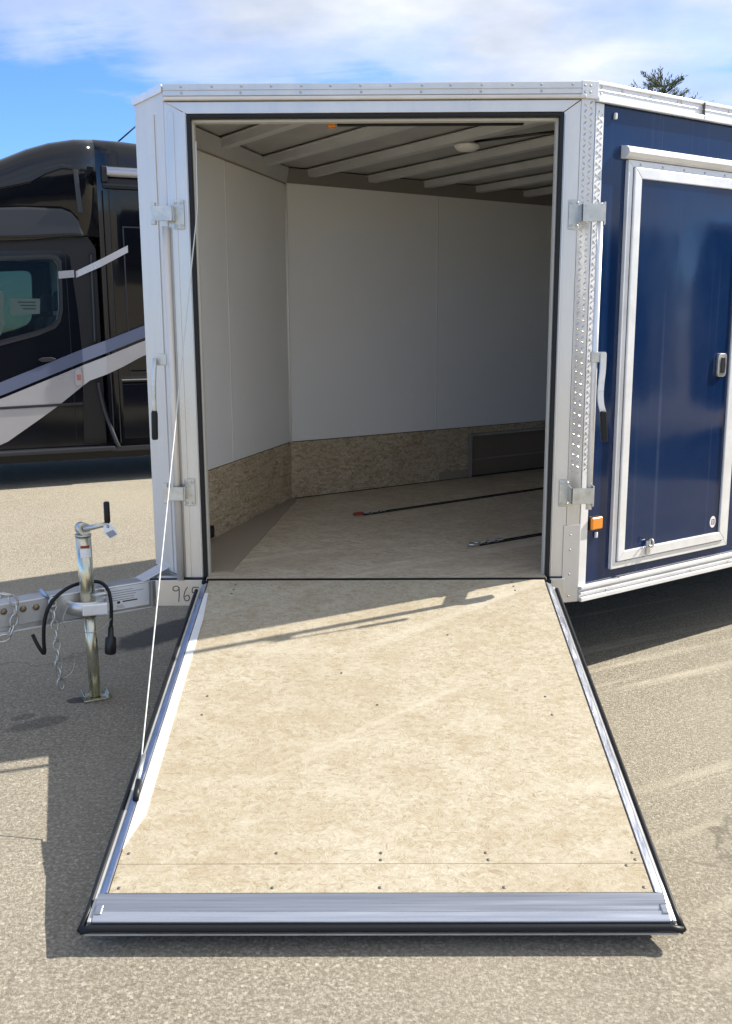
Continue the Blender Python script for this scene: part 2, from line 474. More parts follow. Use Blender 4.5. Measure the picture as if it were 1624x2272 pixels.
def ngon_prism(F, pts, d0, d1, mb=None):
    """convex polygon prism with n-gon caps (bevels cleanly)"""
    mb = mb or MB()
    n = len(pts)
    vs = [F(a, d0, z) for a, z in pts]+[F(a, d1, z) for a, z in pts]
    fs = [tuple(range(n)), tuple(range(2*n-1, n-1, -1))]
    fs += [(i, (i+1) % n, n+(i+1) % n, n+i) for i in range(n)]
    return mb.add(vs, fs)
def plan(poly, z0, z1, mb=None):
    """polygon in plan between two heights"""
    mb = mb or MB()
    n = len(poly)
    vs = [(x, y, z0) for x, y in poly]+[(x, y, z1) for x, y in poly]
    fs = [tuple(range(n)), tuple(range(2*n-1, n-1, -1))]+[(i, (i+1) % n, n+(i+1) % n, n+i) for i in range(n)]
    return mb.add(vs, fs)
def tube(pts, r, n=10, mb=None, caps=True, smooth=True):
    mb = mb or MB()
    pts = [Vector(p) for p in pts]
    rr = r if isinstance(r, (list, tuple)) else [r]*len(pts)
    vs, fs = [], []
    T0 = (pts[1]-pts[0]).normalized()
    a = T0.orthogonal().normalized()
    for i, p in enumerate(pts):
        T = ((pts[min(i+1, len(pts)-1)]-pts[max(i-1, 0)])).normalized()
        a = (a-T*a.dot(T)).normalized()
        b = T.cross(a)
        for k in range(n):
            q = 2*math.pi*k/n
            vs.append(p+(a*math.cos(q)+b*math.sin(q))*rr[i])
    for i in range(len(pts)-1):
        for k in range(n):
            j = (k+1) % n
            fs.append((i*n+k, i*n+j, (i+1)*n+j, (i+1)*n+k))
    mb.add(vs, fs, smooth)
    if caps:
        k0 = len(mb.v)-len(vs)
        mb.f += [tuple(k0+k for k in range(n)), tuple(k0+(len(pts)-1)*n+k for k in range(n-1, -1, -1))]
        mb.sm += [False, False]
    return mb
def smooth_path(pts, sub=6):
    pts = [Vector(p) for p in pts]
    out = []
    for i in range(len(pts)-1):
        p0, p1, p2, p3 = pts[max(i-1, 0)], pts[i], pts[i+1], pts[min(i+2, len(pts)-1)]
        for k in range(sub):
            t = k/sub
            out.append(.5*((2*p1)+(-p0+p2)*t+(2*p0-5*p1+4*p2-p3)*t*t+(-p0+3*p1-3*p2+p3)*t**3))
    return out+[pts[-1]]
def torus(c, ax, R, r, stretch=1.0, sdir=(0, 0, 1), n=18, m=7, mb=None):
    """chain link or ring: elongated along sdir, axis ax"""
    mb = mb or MB()
    ax = Vector(ax).normalized(); e = Vector(sdir); e = (e-ax*e.dot(ax)).normalized(); g = ax.cross(e)
    vs, fs = [], []
    for i in range(n):
        q = 2*math.pi*i/n
        rad = e*math.cos(q)+g*math.sin(q)
        p = Vector(c)+e*math.cos(q)*R*stretch+g*math.sin(q)*R
        for k in range(m):
            w = 2*math.pi*k/m
            vs.append(p+rad*math.cos(w)*r+ax*math.sin(w)*r)
    for i in range(n):
        for k in range(m):
            fs.append((i*m+k, ((i+1) % n)*m+k, ((i+1) % n)*m+(k+1) % m, i*m+(k+1) % m))
    return mb.add(vs, fs, True)
def dome_mesh(name, r, h, mt, n=10):
    """round head of a rivet or screw, axis +Z local"""
    mb = MB()
    vs, fs = [], []
    prof = [(r, 0), (r*.92, h*.55), (r*.6, h*.92)]
    for R, z in prof:
        vs += [(R*math.cos(2*math.pi*k/n), R*math.sin(2*math.pi*k/n), z) for k in range(n)]
    for i in range(2):
        fs += [(i*n+k, i*n+(k+1) % n, (i+1)*n+(k+1) % n, (i+1)*n+k) for k in range(n)]
    fs.append(tuple(2*n+k for k in range(n)))
    mb.add(vs, fs, True)
    me = bpy.data.meshes.new(name)
    me.from_pydata(mb.v, [], mb.f)
    me.polygons.foreach_set('use_smooth', [True]*len(mb.f))
    me.materials.append(M[mt])
    return me
RIV = dome_mesh('rivet', .0048, .003, 'rivet')
SCR = dome_mesh('screw', .0048, .0016, 'screw')
BOLT = dome_mesh('bolt', .006, .004, 'zinc', 8)
def struct(o):
    o['kind'] = 'structure'
    return o

# ------------------------------------------------------------------ ground
mb = MB()
mb.add([(-220, -120, 0), (220, -120, 0), (220, 320, 0), (-220, 320, 0)], [(0, 1, 2, 3)])
g = struct(mb.build('ground', 'asphalt'))

# ================================================================== TRAILER
u = Vector((math.cos(.6084), math.sin(.6084), 0))          # length of the trailer
nb = Vector((u.y, -u.x, 0))                                # outward from the blue side
pl = -nb                                                   # towards its far side
lw = Vector((math.cos(2*.6084+.0902), math.sin(2*.6084+.0902), 0))
DY = .045                                                  # the face stands this far behind the hinge line
A, G = Vector((-.769, DY, 0)), Vector((-.926, .222+DY, 0))
B0, B = Vector((.749, DY, 0)), Vector((.805, .017+DY, 0))
K = Vector((-.477, 1.725+DY, 0))                              # inside corner, far left
ZF, ZT = .458, 2.300
LEN = 3.9
T = thing('enclosed_trailer', 'navy blue enclosed cargo trailer with its front ramp door lowered onto the asphalt', 'trailer', (0, 0, 0))
FF = Frame((0, DY, 0), (1, 0, 0), (0, -1, 0))
BW = Frame(B, u, nb)
NC = Frame(G, A-G, -u)
NL = (A-G).length
LWF = Frame((-.9424, DY, 0), lw, (lw.y, -lw.x, 0))
FWF = Frame(K, u, nb)
Cc = B+u*LEN
E_ = K+pl*.045+Vector((-lw.y, lw.x, 0))*.02
D_ = E_+u*((Cc-E_).dot(u))
def xy(v): return (v.x, v.y)
outer = [xy(A), xy(B0), xy(B), xy(Cc), xy(D_), xy(E_), xy(G)]
Bi = B-nb*.045
Ci, Di = Bi+u*(LEN-.05), K+u*((Bi+u*(LEN-.05)-K).dot(u))
Gi = LWF.o+lw*.27
inner = [(-.735, .016+DY), (.735, .016+DY), xy(Bi+u*.03), xy(Ci), xy(Di), xy(K), xy(Gi)]

# --- floor, underframe, roof
plan(inner, ZF-.022, ZF).build('floor_board', 'osb_floor', T)
def shrink(poly, k):
    cx = sum(p[0] for p in poly)/len(poly); cy = sum(p[1] for p in poly)/len(poly)
    return [(cx+(x-cx)*k, cy+(y-cy)*k) for x, y in poly]
plan(shrink(outer, .985), .375, ZF-.024).build('underframe', 'rvmatt', T)
rf = plan(outer, ZT-.012, ZT).build('roof_skin', 'alu', T, .006)
# --- far and left outer walls, rear wall
def wall(Fr, a0, a1, name, mt, d0, d1, z0=.40, z1=ZT-.013):
    return fbox(Fr, a0, a1, d0, d1, z0, z1).build(name, mt, T)
FO = Frame(E_, u, pl)
wall(FO, 0, (D_-E_).length, 'far_wall_skin', 'navy', -.008, 0)
VO = Frame(G, (E_-G).normalized(), Vector((-(E_-G).y, (E_-G).x, 0)))
wall(VO, 0, (E_-G).length-.006, 'nose_wall_skin', 'navy', -.008, 0)
RO = Frame(Cc, pl, u)
wall(RO, 0, (D_-Cc).length, 'rear_wall_skin', 'navy', -.01, 0)
wall(RO, .03, (D_-Cc).length-.05, 'rear_wall_lining', 'panel', -.05, -.03, ZF, 2.26)

# --- interior lining: white panels above OSB kick boards
ZK, ZC = .7815, 2.187
for a0, a1 in ((.30, .972), (.976, 1.786)):
    fbox(LWF, a0, a1, -.012, 0, ZK+.004, ZC+.02).build('wall_panel', 'panel', T, .0015)
for a0, a1 in ((.0, 1.055), (1.059, 2.274), (2.278, 3.49), (3.494, LEN+.3)):
    fbox(FWF, a0, a1, -.012, 0, ZK+.004, ZC+.02).build('wall_panel', 'panel', T, .0015)
fbox(LWF, .970, .978, .0002, .0022, ZK+.006, ZC-.01).build('panel_joint', 'white', T)
for a in (1.057, 2.276):
    fbox(FWF, a-.004, a+.004, .0002, .0022, ZK+.006, ZC-.003).build('panel_joint', 'white', T)
BWI = Frame(Bi, u, -nb)
for a0, a1 in ((.05, 1.215), (1.219, 2.43), (2.434, LEN-.05)):
    fbox(BWI, a0, a1, -.012, 0, ZF, ZC+.02).build('wall_panel', 'panel', T, .0015)
fbox(LWF, .30, 1.790, -.010, .006, ZF, ZK).build('kick_board', 'osb_kick', T, .002)
# far kick board with the rectangular recess cut in it
prism(FWF, [[(.0, ZF), (1.318, ZF), (1.318, .742), (2.62, .742), (2.62, ZF), (LEN+.3, ZF), (LEN+.3, ZK), (.0, ZK)]], -.010, .006).build('kick_board', 'osb_kick', T)
rec = fbox(FWF, 1.30, 2.64, -.040, -.034, ZF, .76).build('recess_panel', 'recess', T)
fbox(FWF, 1.322, 1.352, -.03, .010, ZF+.002, .738).build('recess_frame', 'alu', rec, .002)
fbox(FWF, 1.352, 2.60, -.03, .004, .722, .738).build('recess_frame', 'alu_dull', rec, .002)
fbox(FWF, 1.36, 2.60, -.034, -.022, .560, .570).build('recess_rib', 'edge_dark', rec, .002)
fbox(FWF, 1.08, 1.32, .006, .012, ZF+.002, .512).build('recess_sill_plate', 'edge_dark', rec, .002)
# low brown-grey strip where the left kick board meets the floor
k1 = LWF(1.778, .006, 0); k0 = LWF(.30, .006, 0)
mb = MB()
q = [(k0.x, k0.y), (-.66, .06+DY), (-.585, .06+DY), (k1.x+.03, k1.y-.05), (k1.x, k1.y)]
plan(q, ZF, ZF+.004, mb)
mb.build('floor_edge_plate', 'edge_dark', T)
fbox(LWF, .60, .66, .006, .03, ZF+.02, ZF+.075).build('door_stop', 'blackrub', T, .004)
fbox(FWF, .02, LEN, .0062, .012, ZF+.0005, ZF+.004).build('floor_joint', 'blackrub', T)
# corner bead
tube([LWF(1.783, .006, ZK), LWF(1.783, .006, ZC)], .006, 8).build('corner_bead', 'panel', T)
# --- sloping coves under the ceiling
def cove(Fr, a0, a1, c0, c1, mt):
    mb = MB()
    z0, z1, dd = ZC, 2.262, .030
    vs = [Fr(a0, .010, z0), Fr(a1, .010, z0), Fr(a1+c1, dd, z1), Fr(a0+c0, dd, z1),
          Fr(a0, .002, z0+.02), Fr(a1, .002, z0+.02), Fr(a1+c1, dd-.012, z1+.005), Fr(a0+c0, dd-.012, z1+.005)]
    mb.add(vs, [(0, 1, 2, 3), (4, 7, 6, 5), (0, 4, 5, 1), (3, 2, 6, 7), (0, 3, 7, 4), (1, 5, 6, 2)])
    return mb.build('ceiling_cove', mt, T)
cove(LWF, .3, 1.784, 0, -.012, 'bow')
fbox(LWF, .3, 1.78, .001, .0095, ZC-.006, ZC-.0005).build('cove_shadow_gap', 'edge_dark', T)  # solid brown strip standing in for the shade line under the cove
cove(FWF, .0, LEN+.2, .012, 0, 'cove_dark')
# --- ceiling sheet and roof bows, 40 cm apart, across the trailer
plan(shrink(inner, .995), ZT-.030, ZT-.022).build('ceiling_sheet', 'ceil', T)
def clip_line(p, d, poly):
    ts = []
    n = len(poly)
    for i in range(n):
        a, b2 = Vector((*poly[i], 0)), Vector((*poly[(i+1) % n], 0))
        e = b2-a
        den = d.x*e.y-d.y*e.x
        if abs(den) < 1e-9:
            continue
        w = a-p
        tt = (w.x*e.y-w.y*e.x)/den
        ss = (w.x*d.y-w.y*d.x)/den
        if -1e-6 <= ss <= 1+1e-6:
            ts.append(tt)
    return (min(ts), max(ts)) if len(ts) >= 2 else None
for k in range(-4, 8):
    p = K+u*(.557+.40*k)
    c = clip_line(p, nb, inner)
    if not c or c[1]-c[0] < .25:
        continue
    Fb = Frame(p, nb, u)
    a0, a1 = c[0]+.025, c[1]-.01
    # top-hat section bow
    mb = MB()
    prof = [(-.045, 2.257), (-.030, 2.257), (-.024, 2.226), (.024, 2.226), (.030, 2.257), (.045, 2.257), (.045, 2.2605), (-.045, 2.2605)]
    nn = len(prof)
    vs = [Fb(a0, d, z) for d, z in prof]+[Fb(a1, d, z) for d, z in prof]
    mb.add(vs, [(i, (i+1) % nn, nn+(i+1) % nn, nn+i) for i in range(nn)]+[(5, 6, 7, 0), (1, 2, 3, 4), (nn+5, nn, nn+7, nn+6), (nn+1, nn+4, nn+3, nn+2)])
    mb.build('roof_bow', 'bow', T)
# wiring conduit and lamps at the ceiling
dl = px(1037, 325, (0, 0, 2.215), (0, 0, 1))
mb = MB()
rings = [(.058, 0), (.060, -.006), (.054, -.016), (.036, -.026), (.012, -.030)]
vs, fs = [], []
for R, z in rings:
    vs += [(dl.x+R*math.cos(2*math.pi*i/20), dl.y+R*math.sin(2*math.pi*i/20), 2.222+z) for i in range(20)]
for i in range(4):
    fs += [(i*20+k, i*20+(k+1) % 20, (i+1)*20+(k+1) % 20, (i+1)*20+k) for k in range(20)]
fs += [tuple(range(20)), tuple(80+k for k in range(20))]
mb.add(vs, fs, True)
lamp = mb.build('dome_lamp', 'white', T)
tube([(dl.x, dl.y, 2.22), (dl.x, dl.y, 2.257)], .035, 14).build('lamp_base', 'alu_dull', lamp)
e1 = dl+nb*.02
tube([(dl.x, dl.y+.02, 2.235), tuple(Vector((dl.x, dl.y, 2.235))+Vector((.5, -.33, 0))*.75)], .006, 8).build('wiring_conduit', 'blackpl', T)
op = px(737, 279, (0, .35, 0), (0, 1, 0))
fbox(Frame((op.x, .33, 0), (1, 0, 0), (0, -1, 0)), -.016, .016, 0, .04, op.z-.016, op.z+.012).build('amber_marker', 'orange', T, .005, 3)
fbox(Frame((op.x, .33, 0), (1, 0, 0), (0, -1, 0)), .02, .75, 0, .03, op.z-.008, op.z+.010).build('door_lift_rail', 'blackrub', T, .003)
# tie-down tracks let into the floor, each ending in a hook
def track(p0, p1, red):
    p0, p1 = Vector(p0), Vector(p1)
    Fr = Frame((p0.x, p0.y, 0), (p1-p0), Vector((-(p1-p0).y, (p1-p0).x, 0)))
    Ln = (p1-p0).length
    mb = MB()
    for d0, d1 in ((-.014, -.009), (.009, .014)):
        fbox(Fr, .06, Ln, d0, d1, ZF, ZF+.006, mb)
    fbox(Fr, .06, Ln, -.009, .009, ZF, ZF+.002, mb)
    tr_ = mb.build('tie_down_track', 'blackpl', T)
    torus(Fr(.03, 0, ZF+.012), (0, 0, 1), .018, .005, 1.6, Fr.S).build('hook', 'red' if red else 'zinc', tr_)
    for k in range(5):
        torus(Fr(.075+.03*k, 0, ZF+.011), (Fr.N if k % 2 else Vector((0, 0, 1))), .009, .003, 1.6, Fr.S, 12, 5).build('chain_link', 'zinc', tr_)
t0 = px(785, 1146, (0, 0, ZF), (0, 0, 1)); t1 = px(1200, 1085, (0, 0, ZF), (0, 0, 1))
track(t0, t0+(t1-t0)*2.4, True)
t0 = px(1040, 1214, (0, 0, ZF), (0, 0, 1)); t1 = px(1197, 1187, (0, 0, ZF), (0, 0, 1))
track(t0, t0+(t1-t0)*2.2, False)
# screws in the floor
for q in ((1000, 1080), (1390/1.803, 2010/1.803)):
    pass

# --- front face: jambs, header, rails
ZH, ZHT = 2.197, 2.239
OX = .680
jl = ngon_prism(FF, [(-.769, .452), (-OX-.008, .452), (-OX-.008, ZH-.001), (-.763, ZHT-.001), (-.769, ZHT-.001)], -.05, .004).build('door_jamb', 'alu', T, .0025)
jr = ngon_prism(FF, [(.749, .452), (.749, ZHT-.001), (OX+.008, ZH-.001), (OX+.008, .452)], -.05, .004).build('door_jamb', 'alu', T, .0025)
ngon_prism(FF, [(-OX-.007, ZH), (OX+.007, ZH), (.748, ZHT), (-.769, ZHT)], -.05, .0055).build('door_header', 'alu', T, .0025)
# vertical ribs of the jamb extrusion
for x0, x1 in ((-.757, -.735), (-.700, -.692)):
    fbox(FF, x0, x1, .004, .0075, .454, ZHT-.035).build('jamb_rib', 'alu', jl, .0015)
for x0, x1 in ((.692, .700),):
    fbox(FF, x0, x1, .004, .0075, .454, ZHT-.05).build('jamb_rib', 'alu', jr, .0015)
# roof rail along the front
rr_ = fbox(FF, -.769, .750, -.03, .012, 2.2565, ZT-.001).build('roof_rail', 'alu', T, .003)
fbox(FF, -.769, .750, .012, .0165, 2.276, 2.28).build('rail_rib', 'alu', rr_, .0012)
ngon_prism(FF, [(-.769, 2.241), (.765, 2.241), (.765, 2.255), (-.769, 2.255)], -.01, .020).build('drip_edge', 'nose', rr_, .005, 3)
rot = FF.rot()
for i in range(14):
    x = -.70+.1085*i
    for z in ((2.267, 2.289) if i % 2 == 0 else (2.289,)):
        place(RIV, 'rivet', FF(x+random.uniform(-.004, .004), .012, z), rr_, rot)
# black gasket and the pale inner stop
for loops in ([[(-OX-.006, .452), (-OX-.006, ZH-.003), (OX+.006, ZH-.003), (OX+.006, .452), (OX-.008, .452), (OX-.008, ZH-.017), (-OX+.008, ZH-.017), (-OX+.008, .452)]],):
    prism(FF, loops, -.03, .012).build('door_gasket', 'blackrub', T, .004, 2)
prism(FF, [[(-OX+.0075, ZF), (-OX+.0075, ZH-.0175), (OX-.0075, ZH-.0175), (OX-.0075, ZF), (OX-.015, ZF), (OX-.015, ZH-.026), (-OX+.015, ZH-.026), (-OX+.015, ZF)]], -.05, -.014).build('door_stop_strip', 'cream', T)
# sill member below the door
sill = fbox(FF, -.880, .748, -.05, .018, .338, .4475).build('sill_member', 'alu', T, .003)
fbox(FF, -.90, -.680, .001, .020, .4478, .4515).build('sill_lip', 'blackrub', T, .0)
fbox(FF, -.690, .690, -.014, .041, .4478, ZF-.024).build('threshold', 'blackrub', T)
fbox(FF, -.672, .672, -.0155, .0395, ZF-.0235, ZF-.0005).build('floor_board', 'osb_floor', T, .001)
fbox(FF, -.668, .668, .0400, .0485, ZF-.02, ZF+.0004).build('hinge_gap', 'blackrub', T)
# the number written on it in marker
strokes = [[(.012, .052), (.004, .060), (-.010, .056), (-.012, .044), (0, .040), (.010, .046), (.012, .054), (.011, .02), (.008, -.004)],
           [(.046, .056), (.036, .040), (.030, .018), (.034, .002), (.046, .0), (.052, .012), (.046, .022), (.034, .016)],
           [(.090, .054), (.068, .054), (.064, .034), (.078, .036), (.088, .022), (.080, .006), (.064, .006)]]
mk = MB()
for stn in strokes:
    pp = smooth_path([(x, z, 0) for x, z in stn], 4)
    for i in range(len(pp)-1):
        a, b2 = pp[i], pp[i+1]
        d = (b2-a).normalized(); nn_ = Vector((-d.y, d.x, 0))*.0016
        qd = [a-nn_, b2-nn_+d*.0008, b2+nn_+d*.0008, a+nn_]
        x0, z0 = -.797, .362
        mk.add([FF(x0+q.x, .0192, z0+q.y) for q in qd], [(0, 1, 2, 3)])
mk.build('handwritten_number', 'marker', sill)
# --- nose cap
nc = fbox(NC, .0, NL-.002, -.02, .003, .452, ZT-.004).build('nose_cap', 'nose', T, .004)
for a0, a1 in ((.168, .190),):
    fbox(NC, a0, a1, .003, .007, .455, 2.21).build('cap_rib', 'nose', nc, .0015)
fbox(NC, -.004, NL-.002, .003, .010, 2.272, ZT-.0005).build('cap_rail', 'alu_trim', nc, .002)
# left wing of the chassis under the nose
fbox(NC, .0, NL, -.03, .0, .338, .4475).build('nose_sill', 'alu', T, .003)

# --- right corner post with tread plate
CP = Frame(B0, B-B0, (B-B0).cross(Vector((0, 0, 1))))
CL = (B-B0).length
post = fbox(CP, 0.0, CL-.001, -.012, .004, .345, 2.256).build('corner_post', 'alu', T, .0015)
ps = fbox(BW, .001, .043, -.012, .005, .352, 2.232).build('corner_post_flange', 'alu_trim', post, .0015)
def tread(Fr, a0, a1, z0, z1, d, cut=None):
    mb = MB()
    z, row = z0, 0
    while z < z1:
        for j in range(2):
            a = a0+(a1-a0)*(.28+.44*j)
            zz = z+(.010 if j else 0)
            sg = 1 if (row+j) % 2 else -1
            L1, W1 = .0105, .0036
            c, s = math.cos(sg*.8), math.sin(sg*.8)
            pts = [(L1, 0), (0, W1), (-L1, 0), (0, -W1)]
            vs = [Fr(a+x*c-y*s, d, zz+x*s+y*c) for x, y in pts]+[Fr(a, d+.0034, zz)]
            if z0 < zz < z1:
                mb.add(vs, [(0, 1, 4), (1, 2, 4), (2, 3, 4), (3, 0, 4)])
        z += .020
        row += 1
    o = mb.build('tread_pattern', 'tread', post)
    o['kind'] = 'stuff'
tread(CP, .002, CL-.004, .86, 2.24, .004)
tread(BW, .003, .041, .86, 2.21, .005)
fbox(CP, -.012, CL+.001, .0045, .0065, .345, .66).build('corner_patch', 'nose', post, .001)
for z in (.37, .46, .56, .62):
    place(RIV, 'rivet', CP(.018, .0065, z), post, CP.rot())
# --- blue side
side = fbox(BW, .0435, LEN, -.012, 0, .40, 2.234).build('side_panel', 'navy', T)
sr = fbox(BW, -.004, LEN, -.03, .010, 2.2345, ZT+.001).build('roof_rail', 'alu_trim', T, .003)
for z0, z1, d in ((2.2325, 2.25, .022), (2.272, 2.276, .0135), (2.292, 2.303, .016)):
    fbox(BW, -.004, LEN, .010, d, z0, z1).build('rail_rib', 'alu_trim', sr, .0015)
CPT = fbox(CP, -.004, CL+.004, -.01, .0155, 2.242, ZT+.002).build('rail_corner_cap', 'alu_trim', sr, .002)
for i in range(12):
    place(RIV, 'rivet', BW(.13+.16*i, .010, 2.284), sr, BW.rot())
    if i % 3 == 2:
        place(RIV, 'rivet', BW(.15+.16*i, .010, 2.284), sr, BW.rot())
for z in (2.263, 2.285):
    for a in (.006, .028):
        place(RIV, 'rivet', CP(a, .0155, z), sr, CP.rot())
    place(RIV, 'rivet', BW(.018, .010, z), sr, BW.rot())
fbox(BW, .603, .6045, .0095, .0225, 2.236, 2.301).build('rail_joint', 'screw', sr)
br = fbox(BW, .002, LEN, -.03, .010, .345, .407).build('bottom_rail', 'alu_trim', T, .003)
for z0, z1, d in ((.345, .362, .024), (.373, .383, .019), (.394, .4075, .022)):
    fbox(BW, .002, LEN, .010, d, z0, z1).build('rail_rib', 'alu_trim', br, .002)
for i in range(12):
    place(RIV, 'rivet', BW(.16+.27*i, .010, .368), br, BW.rot())
# hatch in the blue side
H = Frame(BW(0, 0, 0), u, nb)
hd = fbox(BW, .225, .905, .004, .016, .49, 2.03).build('access_door', 'navy', T)
def ring(Fr, a0, a1, z0, z1, w, d0, d1, name, mt, par, bev=.002):
    # four mitred lengths of trim
    quads = [[(a0, z0), (a1, z0), (a1-w, z0+w), (a0+w, z0+w)], [(a0, z1), (a0+w, z1-w), (a1-w, z1-w), (a1, z1)],
             [(a0, z0), (a0+w, z0+w), (a0+w, z1-w), (a0, z1)], [(a1, z0), (a1, z1), (a1-w, z1-w), (a1-w, z0+w)]]
    for q in quads:
        c = (sum(p[0] for p in q)/4, sum(p[1] for p in q)/4)
        q = [(p[0]+(c[0]-p[0])*.0009, p[1]+(c[1]-p[1])*.0009) for p in q]
        ngon_prism(Fr, q, d0, d1).build(name, mt, par, bev)
ring(BW, .176, .944, .452, 2.048, .026, .0005, .018, 'door_frame', 'alu_trim', hd)
ring(BW, .206, .914, .482, 2.022, .040, .014, .026, 'door_edge_trim', 'alu_trim', hd, .003)
# hooded hinge along the top
hp = [(0.0, 2.050), (.020, 2.050), (.034, 2.056), (.042, 2.070), (.040, 2.084), (.026, 2.094), (0.0, 2.098)]
nn = len(hp)
mb = MB().add([BW(.148, d+.0005, z) for d, z in hp]+[BW(1.02, d+.0005, z) for d, z in hp],
              [(i, (i+1) % nn, nn+(i+1) % nn, nn+i) for i in range(nn)]+[tuple(range(nn)), tuple(range(2*nn-1, nn-1, -1))])
hinge = mb.build('hinge_hood', 'alu_trim', hd, .001)
for i in range(6):
    place(RIV, 'screw_head', BW(.24+.13*i, .018, 2.034), hd, BW.rot())
# slam latch
lt = ngon_prism(BW, [(.800+.016*math.cos(q)+ .012*(1 if math.cos(q) > 0 else -1)+.012, 1.262+.016*math.sin(q)+.034*(1 if math.sin(q) > 0 else -1)) for q in [math.pi*(k+.5)/8 for k in range(16)]], .016, .030).build('door_latch', 'zinc', hd, .003)
ngon_prism(BW, [(.800, 1.228), (.824, 1.228), (.828, 1.262), (.824, 1.296), (.800, 1.296), (.796, 1.262)], .030, .0345).build('latch_pull', 'blackpl', hd, .002)
# hold-back at the bottom, round sticker
hb = fbox(BW, .374, .400, .026, .034, .490, .548).build('door_catch', 'zinc', hd, .004)
torus(BW(.387, .044, .540), u, .012, .004, 1.4).build('catch_ring', 'zinc', hd)
c = [(.833+.021*math.cos(2*math.pi*k/24), .572+.026*math.sin(2*math.pi*k/24)) for k in range(24)]
stk = ngon_prism(BW, c, .0161, .0170).build('round_sticker', 'paper', hd)
ring(BW, .823, .843, .560, .584, .004, .0171, .0176, 'sticker_print', 'red', hd, 0)
fbox(BW, .827, .839, .0171, .0176, .5695, .5735).build('sticker_print', 'ink', hd)
# amber marker lamp
al = fbox(BW, .050, .118, .0, .006, .628, .684).build('side_marker_lamp', 'blackpl', T, .002)
fbox(BW, .053, .116, .006, .020, .631, .681).build('lens', 'orange', al, .006, 3)
for a, z in ((.087, .606), (.098, 2.196)):
    fbox(BW, a, a+.012, 0, .012, z-.012, z+.012).build('tie_back', 'white', T, .004, 3)

# --- lock bars with keepers and handles
def plate_holes(Fr, a0, a1, z0, z1, par):
    p = fbox(Fr, a0, a1, .0078, .0125, z0, z1).build('keeper_plate', 'zinc', par, .003)
    for a in (a0+.009, a1-.009):
        for z in (z0+.012, z1-.012):
            place(BOLT, 'bolt', Fr(a, .0125, z), par, Fr.rot())
lb = tube([(-.776, .019, .45), (-.776, .019, 1.80)], .0135, 14).build('lock_bar', 'nose', T)
for z0 in (1.792, .746):
    plate_holes(FF, -.748, -.708, z0, z0+.106, lb)
    st_ = MB()
    fbox(FF, -.812, -.742, .042, .050, z0+.026, z0+.080, st_)
    fbox(FF, -.748, -.740, .0125, .050, z0+.026, z0+.080, st_)
    st_.build('keeper_strap', 'zinc', lb, .002)
    fbox(FF, -.826, -.808, .020, .050, z0+.014, z0+.094).build('keeper_hook', 'zinc', lb, .003)
NB_ = fbox(FF, -.850, -.795, .016, .024, 1.292, 1.336).build('handle_bracket', 'zinc', lb, .003)
tube(smooth_path([(-.834, .0, 1.318), (-.836, -.010, 1.27), (-.840, -.014, 1.20), (-.842, -.012, 1.118)]), .0085, 10).build('handle_lever', 'zinc', lb)
tube([(-.842, -.012, 1.122), (-.8425, -.012, 1.112), (-.845, -.011, 1.02), (-.845, -.011, 1.012)], [.010, .0125, .0125, .010], 12).build('handle_grip', 'blackrub', lb)
rb = tube([(.822, -.013, .735), (.822, -.013, 1.872)], .0115, 14).build('lock_bar', 'alu_trim', T)
for z0 in (1.784, .736):
    plate_holes(FF, .716, .756, z0, z0+.106, rb)
    st_ = MB()
    fbox(FF, .750, .838, .070, .076, z0+.022, z0+.084, st_)
    fbox(FF, .750, .757, .004, .076, z0+.022, z0+.084, st_)
    st_.build('keeper_strap', 'zinc', rb, .002)
    fbox(FF, .832, .840, .035, .070, z0+.010, z0+.092).build('keeper_hook', 'zinc', rb, .003)
fbox(FF, .806, .862, .050, .075, 1.298, 1.336).build('handle_bracket', 'zinc', rb, .003)
mb = MB()
pth = smooth_path([(.850, -.034, 1.330), (.849, -.036, 1.27), (.843, -.042, 1.20), (.845, -.044, 1.15), (.855, -.042, 1.115)])
for i in range(len(pth)-1):
    a, b2 = pth[i], pth[i+1]
    Fr = Frame(a, (1, .35, 0), (.35, -1, 0), (b2-a))
    fbox(Fr, -.012, .012, -.003, .003, -.001, (b2-a).length+.001, mb)
mb.build('handle_lever', 'alu_trim', rb)
Fr = Frame((.855, -.042, 1.118), (1, .35, 0), (.35, -1, 0), (.010, 0, -.116))
fbox(Fr, -.0125, .0125, -.008, .008, .0, .117).build('handle_grip', 'blackrub', rb, .005, 3)

# --- ramp door, hinged at the sill
LR, ZE = 1.748, .068
ye = -math.sqrt(LR**2-(ZF-ZE)**2)
tv = Vector((0, ye, ZE-ZF))/LR
rn_ = Vector((0, tv.z, -tv.y))
if rn_.z < 0:
    rn_ = -rn_
RF = Frame((0, -.006, ZF-.003), (1, 0, 0), rn_, tv)           # s across, d up out of the ramp, z down its length
ramp_o = fbox(RF, -.690, .690, -.058, -.021, .03, 1.655).build('ramp_door', 'navy', T, .004)
XO = .660
fbox(RF, -XO, XO, -.020, 0, .004, 1.5184).build('osb_board', 'osb', ramp_o, .0015)
fbox(RF, -XO, XO, -.020, 0, 1.5188, 1.614).build('osb_board', 'osb', ramp_o, .0015)
def endbar(tz, name, bev, mt='ramp_alu'):
    n = len(tz)
    mbx = MB().add([RF(-.684, d, z) for z, d in tz]+[RF(.684, d, z) for z, d in tz], [(i, (i+1) % n, n+(i+1) % n, n+i) for i in range(n)]+[tuple(range(n)), tuple(range(2*n-1, n-1, -1))])
    return mbx.build(name, mt, ramp_o, bev)
endbar([(1.6155, .001), (1.664, -.010), (1.664, -.034), (1.6155, -.024)], 'ramp_end_plate', .001)
endbar([(1.6645, -.005), (1.690, -.013), (1.690, -.038), (1.6645, -.034)], 'ramp_end_nosing', .003, 'ramp_nosing')
